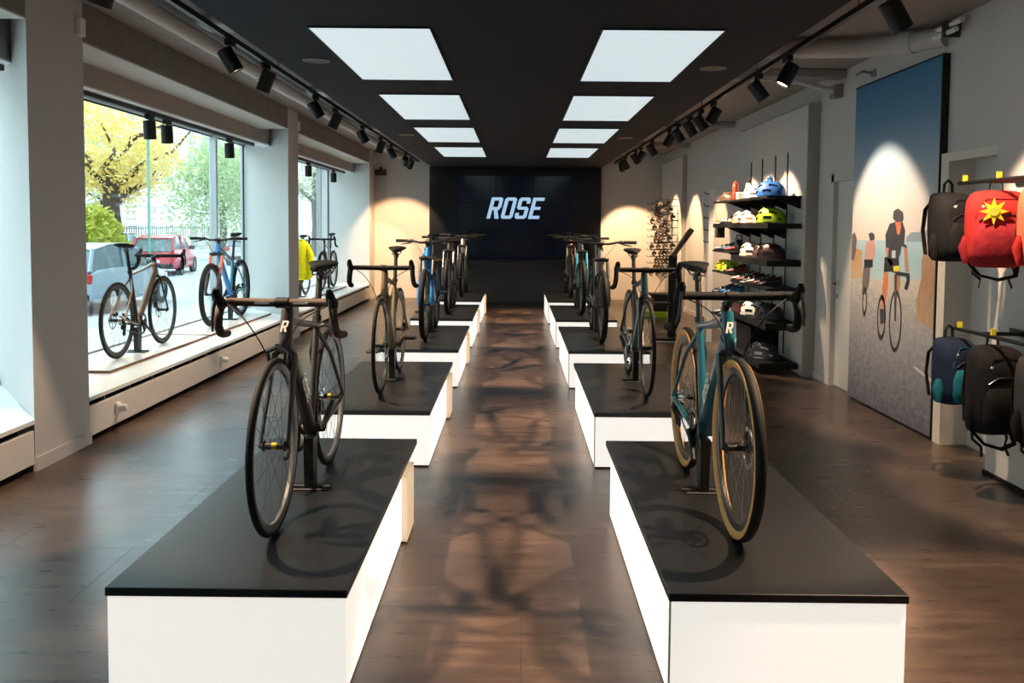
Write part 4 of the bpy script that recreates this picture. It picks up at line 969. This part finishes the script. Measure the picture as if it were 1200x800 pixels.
# ---- second wall panel with pegs
w2 = thing('peg_panel', 'grey wall panel with rows of pegs near the end wall', 'panel', (3.0, 16.15, 0))
obj('back_panel', MB().box(0, XR-3.0-.001, 0, 2.3, .01, 2.80), M['taupe'], w2, 0)
obj('edge_trim', MB().box(-.003, XR-3.0-.001, -.03, -.0005, 0, 2.82).box(-.003, XR-3.0-.001, 0, 2.3, 2.80, 2.82), mat('panel_edge', (.36,.33,.31), .6), w2, 0)
random.seed(3)
pm = [hm('part_black', (.015,.012,.011)), hm('part_bronze', (.09,.05,.03)), hm('part_steel', (.11,.10,.09))]
for c_ in range(4):
    for r_ in range(11):
        yy = 16.5+c_*.50; zz = .62+r_*.132-c_*.02+.10
        obj('peg', lambda: MB().tube([(0, 0, 0), (-.34, 0, .0), (-.345, 0, .03)], .007, 6), M['black'], w2, key='peg', loc=(-.0, yy-16.15, zz))
        m_ = pm[(c_*5+r_*3) % 3]
        t = thing('hanging_component', '%s component, %s peg from the bottom, %s peg column from the end wall' % (['black', 'bronze', 'steel'][(c_*5+r_*3) % 3], num[r_], ['fourth', 'third', 'second', 'first'][c_]), 'bike component', (3.0-.10-.05*((c_+r_) % 4), yy, zz-.008), 0, 'components on the wall pegs')
        t.scale = (1.5, 1.5, 1.3)
        obj('arm', lambda: MB().tube([(0, 0, 0), (0, .0, -.035), (-.02, .01, -.07), (.015, .02, -.095)], [.012, .016, .013, .010], 6), m_, t, key='cparm')
        obj('block', lambda: MB().bbox(-.03, .03, -.03, .03, -.06, -.02, .006), m_, t, 0, key='cpblk')

# ---- backpacks
def backpack(loc, rz, w, h, d, col, col2, label, straps=True, star=False, mark=True, grp='backpacks on the wall rails', tilt=0):
    t = thing('backpack', label, 'backpack', loc, rz, grp)           # origin at the hook; front of the pack faces local -y
    def body():
        r = []
        for z, sw, sd_, oy in ((0, .30, .25, .06), (-.015, .62, .50, .05), (-.05, .82, .72, .03), (-.14, .96, .92, .005), (-.30, 1.0, 1.0, 0), (-.55, 1.0, 1.05, -.005), (-.78, .97, 1.05, -.01), (-.92, .90, .95, 0), (-.985, .72, .75, .01), (-1.0, .5, .5, .02)):
            z_ = -.07+z*h
            r.append([(w/2*sw*math.copysign(abs(math.cos(a))**.6, math.cos(a)), d/2*sd_*math.copysign(abs(math.sin(a))**.75, math.sin(a))+oy, z_) for a in [2*PI*k/20 for k in range(20)]])
        return MB().loft(r)
    obj('body', body, col, t, 60)
    def pocket():
        r = []
        for z, sw, sd_ in ((-.42, .45, .2), (-.45, .74, .6), (-.6, .84, 1), (-.8, .84, 1.05), (-.93, .72, .7), (-.96, .4, .2)):
            r.append([(w/2*sw*math.copysign(abs(math.cos(a))**.6, math.cos(a)), -d*.42-.045*sd_*max(math.sin(a), -.6), -.07+z*h) for a in [2*PI*k/16 for k in range(16)]])
        return MB().loft(r)
    pk = obj('front_pocket', pocket, col2, t, 60)
    obj('zip', MB().tube([(-w*.36, -d*.47, -.07-.40*h), (-w*.2, -d*.50, -.07-.33*h), (w*.2, -d*.50, -.07-.33*h), (w*.36, -d*.47, -.07-.40*h)], .004, 5), M['dsteel'], t)
    obj('zip', MB().tube([(-w*.42, -d*.30, -.07-.72*h), (-w*.40, -d*.40, -.07-.35*h), (-w*.25, -d*.42, -.07-.12*h), (w*.25, -d*.42, -.07-.12*h), (w*.40, -d*.40, -.07-.35*h), (w*.42, -d*.30, -.07-.72*h)], .0035, 5), col2, t)
    obj('handle', MB().tube([(-.035, .05, -.085), (-.03, .05, -.02), (0, .05, .006), (.03, .05, -.02), (.035, .05, -.085)], .008, 6, ell=(.5, 1.4)), M['blackm'], t)
    for s in (-1, 1):
        obj('shoulder_strap', MB().tube([(s*w*.18, d*.42, -.10), (s*w*.26, d*.66, -.07-.25*h), (s*w*.30, d*.68, -.07-.55*h), (s*w*.34, d*.5, -.07-.9*h)], .022, 8, ell=(.4, 1.3)), M['blackm'], t, 60)
        if straps: obj('loose_strap', MB().tube([(s*w*.30, d*.3, -.07-.95*h), (s*w*.33, d*.2, -.07-1.08*h), (s*w*.22, d*.05, -.07-1.16*h), (s*w*.26, -d*.05, -.07-1.26*h)], .010, 6, ell=(.35, 1.3)), M['blackm'], t)
        obj('side_pocket', MB().tube([(s*w*.47, 0, -.07-.60*h), (s*w*.50, 0, -.07-.75*h), (s*w*.46, 0, -.07-.95*h)], [.02, .035, .02], 8), col2, t, 60)
    if straps: obj('hip_belt', MB().tube([(-w*.4, d*.3, -.07-.93*h), (-w*.28, -d*.2, -.07-1.10*h), (0, -d*.3, -.07-1.15*h), (w*.28, -d*.2, -.07-1.10*h), (w*.4, d*.3, -.07-.93*h)], .012, 6, ell=(.4, 1.3)), M['blackm'], t)
    if mark: obj('maker_mark', MB().prism([(-.014, 0), (-.005, .012), (0, .003), (.008, .014), (.014, 0), (0, -.008)], 'y', -.5*d+.004, -.5*d+.03), M['letter'], t, 0, loc=(-w*.28, .01, -.07-.22*h))
    if star:
        pts = []
        for k in range(16):
            r_ = .075 if k % 2 == 0 else .034; a = 2*PI*k/16; pts.append((r_*math.cos(a), r_*math.sin(a)))
        st_ = obj('star_tag', MB().prism(pts, 'y', -.5*d-.022, -.5*d-.014), mat('tag_yellow', (.78,.62,.02), .5), t, 0, loc=(-.05, 0, -.07-.28*h))
        obj('tag_centre', MB().lathe([(.002, -.5*d-.026), (.026, -.5*d-.026), (.026, -.5*d-.022), (.002, -.5*d-.022)], 16, 'y'), mat('tag_green', (.45,.55,.05), .5), st_)
    return t
bl, rd, nv, tl = hm('cloth_black', (.008,.0075,.009)), hm('cloth_red', (.36,.018,.018)), hm('cloth_navy', (.010,.018,.045)), hm('cloth_teal', (.01,.13,.18))
mrn, orr = hm('cloth_maroon', (.22,.012,.02)), hm('cloth_coral', (.66,.11,.06))
for z_, lb in ((1.815, 'upper'), (.93, 'lower')):
    t = thing('hanging_rail', 'black %s wall rail holding backpacks' % lb, 'rail', (2.97, 4.2, z_))
    obj('bar', MB().tube([(-.27, -.6, 0), (-.27, 1.25, 0)], .012, 8), M['black'], t)
    for yy in (-.3, .95): obj('arm', lambda: MB().tube([(-.001, 0, 0), (-.27, 0, 0)], .012, 8), M['black'], t, key='rarm', loc=(0, yy, 0))
    obj('wall_plate', MB().box(-.012, -.001, -.4, 1.1, -.02, .02), M['black'], t, 0)
    for q in range(3): obj('price_clip', lambda: MB().box(-.283, -.257, -.006, .006, .010, .045), mat('clip_yellow', (.75,.60,.03), .5), t, 0, key='clip', loc=(0, 1.18-q*.38, 0))
backpack((2.66, 5.42, 1.83), .35, .30, .42, .22, bl, bl, 'black backpack at the far end of the upper rail', straps=False)
backpack((2.73, 5.06, 1.83), -.25, .33, .44, .22, rd, mrn, 'red backpack with a yellow star tag on the upper rail', star=True)
backpack((2.80, 4.66, 1.84), -.1, .32, .44, .22, orr, rd, 'coral red backpack at the picture edge on the upper rail', straps=False)
backpack((2.68, 5.38, .945), .45, .28, .40, .20, nv, tl, 'navy backpack with teal stripe at the far end of the lower rail', straps=False)
backpack((2.74, 5.02, .945), .1, .32, .50, .22, bl, bl, 'black backpack with dangling straps on the lower rail')
backpack((2.82, 4.66, .945), .0, .32, .48, .22, hm('cloth_grey', (.03,.03,.034)), bl, 'dark grey backpack at the picture edge on the lower rail')

# ---- yellow jacket at the far window
t = thing('jacket', 'neon yellow rain jacket hanging on a bike in the farthest window', 'jacket', (-3.27, 13.55, 1.27))
nj = hm('cloth_neon', (.74,.78,.02))
rg = []
for z, w_, d_ in ((0, .04, .03), (-.05, .10, .05), (-.14, .13, .065), (-.3, .125, .06), (-.45, .14, .06), (-.58, .12, .055), (-.60, .10, .04)):
    rg.append([(w_*(1+.12*math.sin(5*a+z*9))*math.cos(a), d_*(1+.12*math.cos(4*a))*math.sin(a), z) for a in [2*PI*k/18 for k in range(18)]])
obj('body', MB().loft(rg), nj, t, 60)
for s in (-1, 1): obj('sleeve', MB().tube([(s*.07, 0, -.06), (s*.14, -.02, -.22), (s*.15, -.03, -.40), (s*.13, -.03, -.56)], [.04, .05, .045, .035], 10), nj, t, 60)
obj('collar', MB().tube([(-.04, 0, 0), (0, -.03, .015), (.04, 0, 0), (0, .03, .015)], .015, 6, closed=True), nj, t)
obj('hook', MB().tube([(0, 0, .01), (0, 0, .05), (.02, 0, .06)], .004, 6), M['dsteel'], t)

# ================================================================== STREET OUTSIDE
GZ = -.40
struct('street', MB().box(-30, -7.2, -40, 140, GZ-.3, GZ), mat('asphalt', (.44,.45,.46), .85, var=.12, scale=.6))
struct('pavement', MB().box(-7.2, -4.15, -40, 140, GZ-.3, GZ+.12), mat('pavement_stone', (.52,.52,.51), .85, var=.1, scale=1.5))
struct('shop_facade', MB().box(-4.10, -3.9, -40, 19.5, ZC, ZC+6).box(-4.1, -3.9, 19.6, 60, GZ, 9).box(-4.1, -3.9, -40, -2.8, GZ, ZC), mat('facade', (.5,.48,.45), .9))
struct('far_pavement', MB().box(-30, -19.5, -40, 140, GZ, GZ+.12), mat('pavement_stone', (.52,.52,.51), .85))
def car(x, y, rz, paint_, label, s=1.0, parked='cars parked on the street'):
    t = thing('car', label, 'car', (x, y, GZ), rz, parked); t.scale = (s, s, s)
    def body():
        r = []
        for xx, z0, z1, w in ((-2.02, .42, .72, .62), (-1.98, .30, .86, .78), (-1.6, .24, .93, .86), (-.8, .22, .95, .88), (.3, .22, .94, .88), (1.1, .22, .90, .87), (1.7, .25, .78, .82), (1.98, .32, .66, .72), (2.04, .42, .58, .60)):
            zm = (z0+z1)/2
            r.append([(xx, -w*.9, z0), (xx, w*.9, z0), (xx, w, z0+.12), (xx, w*1.0, zm+.05), (xx, w*.93, z1-.02), (xx, w*.8, z1), (xx, -w*.8, z1), (xx, -w*.93, z1-.02), (xx, -w*1.0, zm+.05), (xx, -w, z0+.12)])
        return MB().loft(r)
    obj('body', body, paint_, t, 40, key='carb')
    def cab():
        r = []
        for xx, z1, w in ((-1.95, .90, .70), (-1.62, 1.36, .62), (-.9, 1.46, .62), (0, 1.45, .62), (.45, 1.34, .62), (1.15, .93, .70)):
            r.append([(xx, -max(w, .70)*1.0, .88), (xx, max(w, .70)*1.0, .88), (xx, w, z1-.03), (xx, w*.85, z1), (xx, -w*.85, z1), (xx, -w, z1-.03)])
        return MB().loft(r)
    g_ = obj('glasshouse', cab, CARGLASS, t, 30, key='carg')
    obj('roof', lambda: MB().loft([[(xx, -w, z1), (xx, w, z1), (xx, w*.9, z1+.025), (xx, -w*.9, z1+.025)] for xx, z1, w in ((-1.66, 1.34, .60), (-.9, 1.45, .63), (0, 1.44, .63), (.48, 1.33, .60))]), paint_, g_, 40, key='carr')
    def pil():
        b = MB()
        for s_ in (-1, 1):
            b.tube([(-1.97, s_*.71, .90), (-1.64, s_*.61, 1.36)], .045, 6); b.tube([(.47, s_*.61, 1.34), (1.16, s_*.70, .92)], .035, 6); b.tube([(-.35, s_*.71, .90), (-.35, s_*.63, 1.45)], .04, 6)
        return b
    obj('pillars', pil, paint_, g_, key='carp')
    for xx in (-1.28, 1.30):
        for s_ in (-1, 1):
            w = obj('wheel', lambda: MB().lathe([(.18, -.09), (.29, -.10), (.31, -.07), (.31, .07), (.29, .10), (.18, .09)], 22, 'y', closed=True), M['rubber'], t, key='carw', loc=(xx, s_*.80, .31))
            obj('hubcap', lambda: MB().lathe([(.002, -.085), (.19, -.075), (.19, .075), (.002, .085)], 18, 'y'), M['steel'], w, key='carh')
    for s_ in (-1, 1):
        obj('tail_light', lambda: MB().bbox(-2.02, -1.93, s_*.66-.10, s_*.66+.10, .66, .86, .02), mat('tail_red', (.5,.02,.02), .2), t, 0, key=('ctl', s_))
        obj('headlight', lambda: MB().bbox(1.84, 2.0, s_*.60-.14, s_*.60+.14, .56, .70, .02), mat('head_clear', (.75,.78,.8), .15), t, 0, key=('chl', s_))
        obj('mirror', lambda: MB().bbox(.62, .78, s_*.88-.10, s_*.88+.10, .90, 1.04, .03), M['blackm'], t, 0, key=('cmi', s_))
    obj('number_plate', lambda: MB().box(-2.05, -2.02, -.26, .26, .48, .59), M['white'], t, 0, key='cnp')
    obj('bumper', lambda: MB().bbox(-2.06, -1.96, -.70, .70, .30, .44, .02), M['blackm'], t, 0, key='cbp')
    return t
cp = lambda n, c: mat('car_'+n, c, .3, coat=.5)
car(-9.4, 20.0, R(90), cp('silverblue', (.30,.38,.45)), 'silver blue car nearest the shop window, cut by the pier')
car(-13.3, 33.5, R(100), cp('red', (.62,.03,.06)), 'bright red hatchback parked across the street')
car(-17.6, 39.0, R(92), cp('white', (.72,.74,.76)), 'white car with blue windscreen behind the red hatchback')
car(-12.2, 41.5, R(90), cp('silver', (.5,.52,.54)), 'silver car right of the red hatchback')
car(-12.6, 49.0, R(90), cp('pale', (.66,.68,.70)), 'pale car farther along the street')
car(-10.4, 58.0, R(90), cp('lightgrey', (.60,.62,.64)), 'light grey car far down the street')
car(-8.9, 10.5, R(90), cp('slate', (.10,.15,.20)), 'dark slate car close outside the windows')

def tree(x, y, h, tr, crown, nleaf, m, label, seed, droop=False, zc=None, leaf=.16):
    random.seed(seed)
    t = thing('street_tree', label, 'tree', (x, y, GZ), 0, 'street trees')
    bark = mat('bark', (.085,.060,.045), .9, var=.4, scale=8, bump=.5)
    obj('trunk', MB().tube([(0,0,0), (.06, .02, h*.25), (-.05, .05, h*.5), (.05, 0, h*.7)], [tr*1.25, tr, tr*.8, tr*.55], 10), bark, t, 60)
    tips = []
    for k in range(9):
        a = k*2.4+random.random(); z0 = h*(.38+.30*random.random()); L = crown*(.55+.5*random.random())
        p0 = V(0, .02, z0); p1 = p0+V(math.cos(a)*L*.4, math.sin(a)*L*.4, L*.35); p2 = p1+V(math.cos(a+.5)*L*.35, math.sin(a+.5)*L*.35, L*.15); p3 = p2+V(math.cos(a-.4)*L*.3, math.sin(a-.4)*L*.3, L*(.35 if not droop else -.2))
        obj('branch', MB().tube([p0, p1, p2, p3], [tr*.42, tr*.30, tr*.18, tr*.06], 6), bark, t, 60); tips += [p1, p2, p3]
    b = MB(); zc = zc or h*.85
    clumps = []
    for k in range(46):
        a = random.random()*2*PI; e = math.acos(1-2*random.random()); r_ = crown*random.random()**.5
        c_ = V(r_*math.sin(e)*math.cos(a), r_*math.sin(e)*math.sin(a), zc+.75*r_*math.cos(e))
        clumps.append((c_, crown*(.14+.14*random.random())))
    for tp in tips: clumps.append((tp, crown*.22))
    for k in range(nleaf):
        c_, cr_ = random.choice(clumps)
        p = c_+V(random.gauss(0, .6)*cr_, random.gauss(0, .6)*cr_, random.gauss(0, .5)*cr_)
        if droop: p.z -= abs(random.gauss(0, 1))*crown*.5
        u = V(random.uniform(-1,1), random.uniform(-1,1), random.uniform(-1,1)).normalized(); w = u.orthogonal().normalized()
        l = leaf*random.uniform(.6, 1.2); n_ = len(b.v)
        b.v += [tuple(p-u*l), tuple(p+w*l*.5), tuple(p+u*l), tuple(p-w*l*.5)]; b.f.append((n_, n_+1, n_+2, n_+3))
    obj('foliage', b, m, t, 0, kind='stuff')
    return t
LY = leaf_mat('leaf_yellow', (.84,.60,.13), (.90,.80,.36)); LG = leaf_mat('leaf_green', (.36,.50,.20), (.58,.66,.36)); LP = leaf_mat('leaf_pale', (.56,.60,.38), (.74,.74,.52)); LB = leaf_mat('leaf_bush', (.34,.42,.05), (.60,.56,.10))
tree(-14.6, 32.0, 5.6, .34, 3.0, 7000, LY, 'yellow autumn tree with a dark trunk seen through the middle window', 11, zc=5.3, leaf=.10)
tree(-18.6, 40.5, 6.0, .20, 2.8, 4200, LP, 'pale green tree in the middle of the window view', 12, zc=5.0, leaf=.12)
tree(-15.4, 46.5, 6.4, .20, 2.6, 6500, LG, 'drooping green tree at the right of the middle window', 13, droop=True, zc=5.0, leaf=.12)
tree(-11.8, 52.0, 7.0, .22, 2.6, 3200, LP, 'bare branched grey green tree in the farthest window', 14, zc=5.6, leaf=.12)
tree(-11.0, 12.0, 6.2, .24, 2.8, 2800, LG, 'green tree opposite the nearest window', 15, zc=5.4)
def bush(x, y, rx, rz_, n, label, seed):
    random.seed(seed); t = thing('bush', label, 'bush', (x, y, GZ)); b = MB()
    for k in range(n):
        a = random.random()*2*PI; e = math.acos(random.random()); r_ = random.random()**.33
        p = V(rx*r_*math.sin(e)*math.cos(a), rx*r_*math.sin(e)*math.sin(a), .1+rz_*r_*math.cos(e)); u = V(random.uniform(-1,1), random.uniform(-1,1), random.uniform(-.2,1)).normalized(); w = u.orthogonal().normalized(); l = .16*random.uniform(.5,1.2); n_ = len(b.v)
        b.v += [tuple(p-u*l), tuple(p+w*l*.4), tuple(p+u*l), tuple(p-w*l*.4)]; b.f.append((n_, n_+1, n_+2, n_+3))
    obj('foliage', b, LB, t, 0, kind='stuff')
    obj('stems', MB().tube([(0,0,0), (.1,0,rz_*.6)], .05, 6).tube([(0,0,0), (-.2,.1,rz_*.6)], .04, 6), mat('bark', (.085,.060,.045), .9), t)
bush(-13.4, 28.2, 1.15, 2.4, 2600, 'yellow green bush at the left of the window view', 21)
# buildings
def building(x, y0, y1, h, wallm, label, seed, axis='x'):
    t = thing('building', label, 'building', (x, y0, GZ), 0, 'buildings across the street')
    obj('wall', MB().box(-6, 0, 0, y1-y0, 0, h), wallm, t, 0)
    nb = int((y1-y0)/2.9); gl = mat('far_window_glass', (.16,.20,.25), .15); fm = mat('far_window_frame', (.62,.60,.56), .7)
    for r_ in range(int((h-1)/3.1)):
        for c_ in range(nb):
            f_ = obj('window', lambda: MB().box(0, .10, -.62, .62, -.08, 0).box(0, .07, -.62, .62, 1.75, 1.9).box(0, .06, -.62, -.52, 0, 1.75).box(0, .06, .52, .62, 0, 1.75).box(0, .04, -.03, .03, 0, 1.75), fm, t, 0, key='bwin', loc=(0, 1.6+c_*2.9, 1.15+r_*3.1))
            obj('pane', lambda: MB().box(0, .02, -.52, .52, 0, 1.75), gl, f_, 0, key='bpane')
    for r_ in range(1, int(h/3.1)+1): obj('cornice', MB().box(0, .14, 0, y1-y0, r_*3.1-.22, r_*3.1-.05), fm, t, 0)
    for r_ in range(6): obj('stone_course', MB().box(0, .035, 0, y1-y0, .35+r_*.45, .72+r_*.45), wallm, t, 0)
    obj('roof', MB().box(-6, .3, -.1, y1-y0+.1, h, h+.25), fm, t, 0)
building(-22.5, 8, 36, 10, mat('stucco_cream', (.80,.73,.62), .9, var=.08, scale=1), 'cream stone building across the street on the left', 1)
building(-22.8, 36.4, 62, 12, mat('stucco_pale', (.82,.78,.71), .9, var=.08, scale=1), 'pale stone building across the street in the middle', 2)
building(-22.5, 62.5, 120, 11, mat('stucco_grey', (.72,.71,.69), .9, var=.08, scale=1), 'grey building far down the street', 3)
building(-22.5, -30, 7.6, 10, mat('stucco_warm', (.62,.58,.52), .9, var=.08, scale=1), 'warm grey building opposite the nearest window', 4)
t = thing('lamp_post', 'thin green lamp post by the yellow tree', 'lamp post', (-12.0, 29.0, GZ)); gm = mat('lamp_green', (.16,.34,.28), .5)
obj('pole', MB().tube([(0,0,0), (0,0,5.5)], .05, 8), gm, t); obj('base', MB().lathe([(.10,0),(.10,.5),(.06,.6)], 12), gm, t)
obj('lantern', MB().lathe([(.05,5.5),(.16,5.6),(.20,5.9),(.06,6.05)], 12), gm, t)
t = thing('utility_cabinet', 'white box beside the dark tree trunk across the street', 'cabinet', (-17.0, 36.6, GZ))
obj('body', MB().bbox(-.2, .2, -.9, .9, 0, 2.3, .02), M['white'], t, 0); obj('door', MB().box(.2, .215, -.85, .85, .1, 2.2), M['white'], t, 0); obj('cap', MB().box(-.24, .24, -.95, .95, 2.3, 2.36), M['white'], t, 0)
t = thing('iron_fence', 'low iron fence before the pale building', 'fence', (-20.6, 34, GZ+.12)); im = mat('fence_iron', (.10,.10,.10), .6)
obj('rail', MB().box(-.02, .02, 0, 26, 1.45, 1.5), im, t, 0); obj('rail', MB().box(-.02, .02, 0, 26, .25, .3), im, t, 0)
for q in range(87): obj('bar', lambda: MB().box(-.015, .015, -.015, .015, 0, 1.6), im, t, 0, key='fbar', loc=(0, q*.3, 0))
t = thing('garden_wall', 'low brown wall below the yellow green bush', 'wall', (-14.9, 26.4, GZ)); obj('body', MB().bbox(-.2, .2, -3, 4.2, 0, .95, .02), mat('garden_brick', (.30,.20,.15), .9, var=.2, scale=6), t, 0); obj('coping', MB().bbox(-.25, .25, -3.05, 4.25, .95, 1.03, .02), mat('coping', (.45,.42,.38), .8), t, 0)
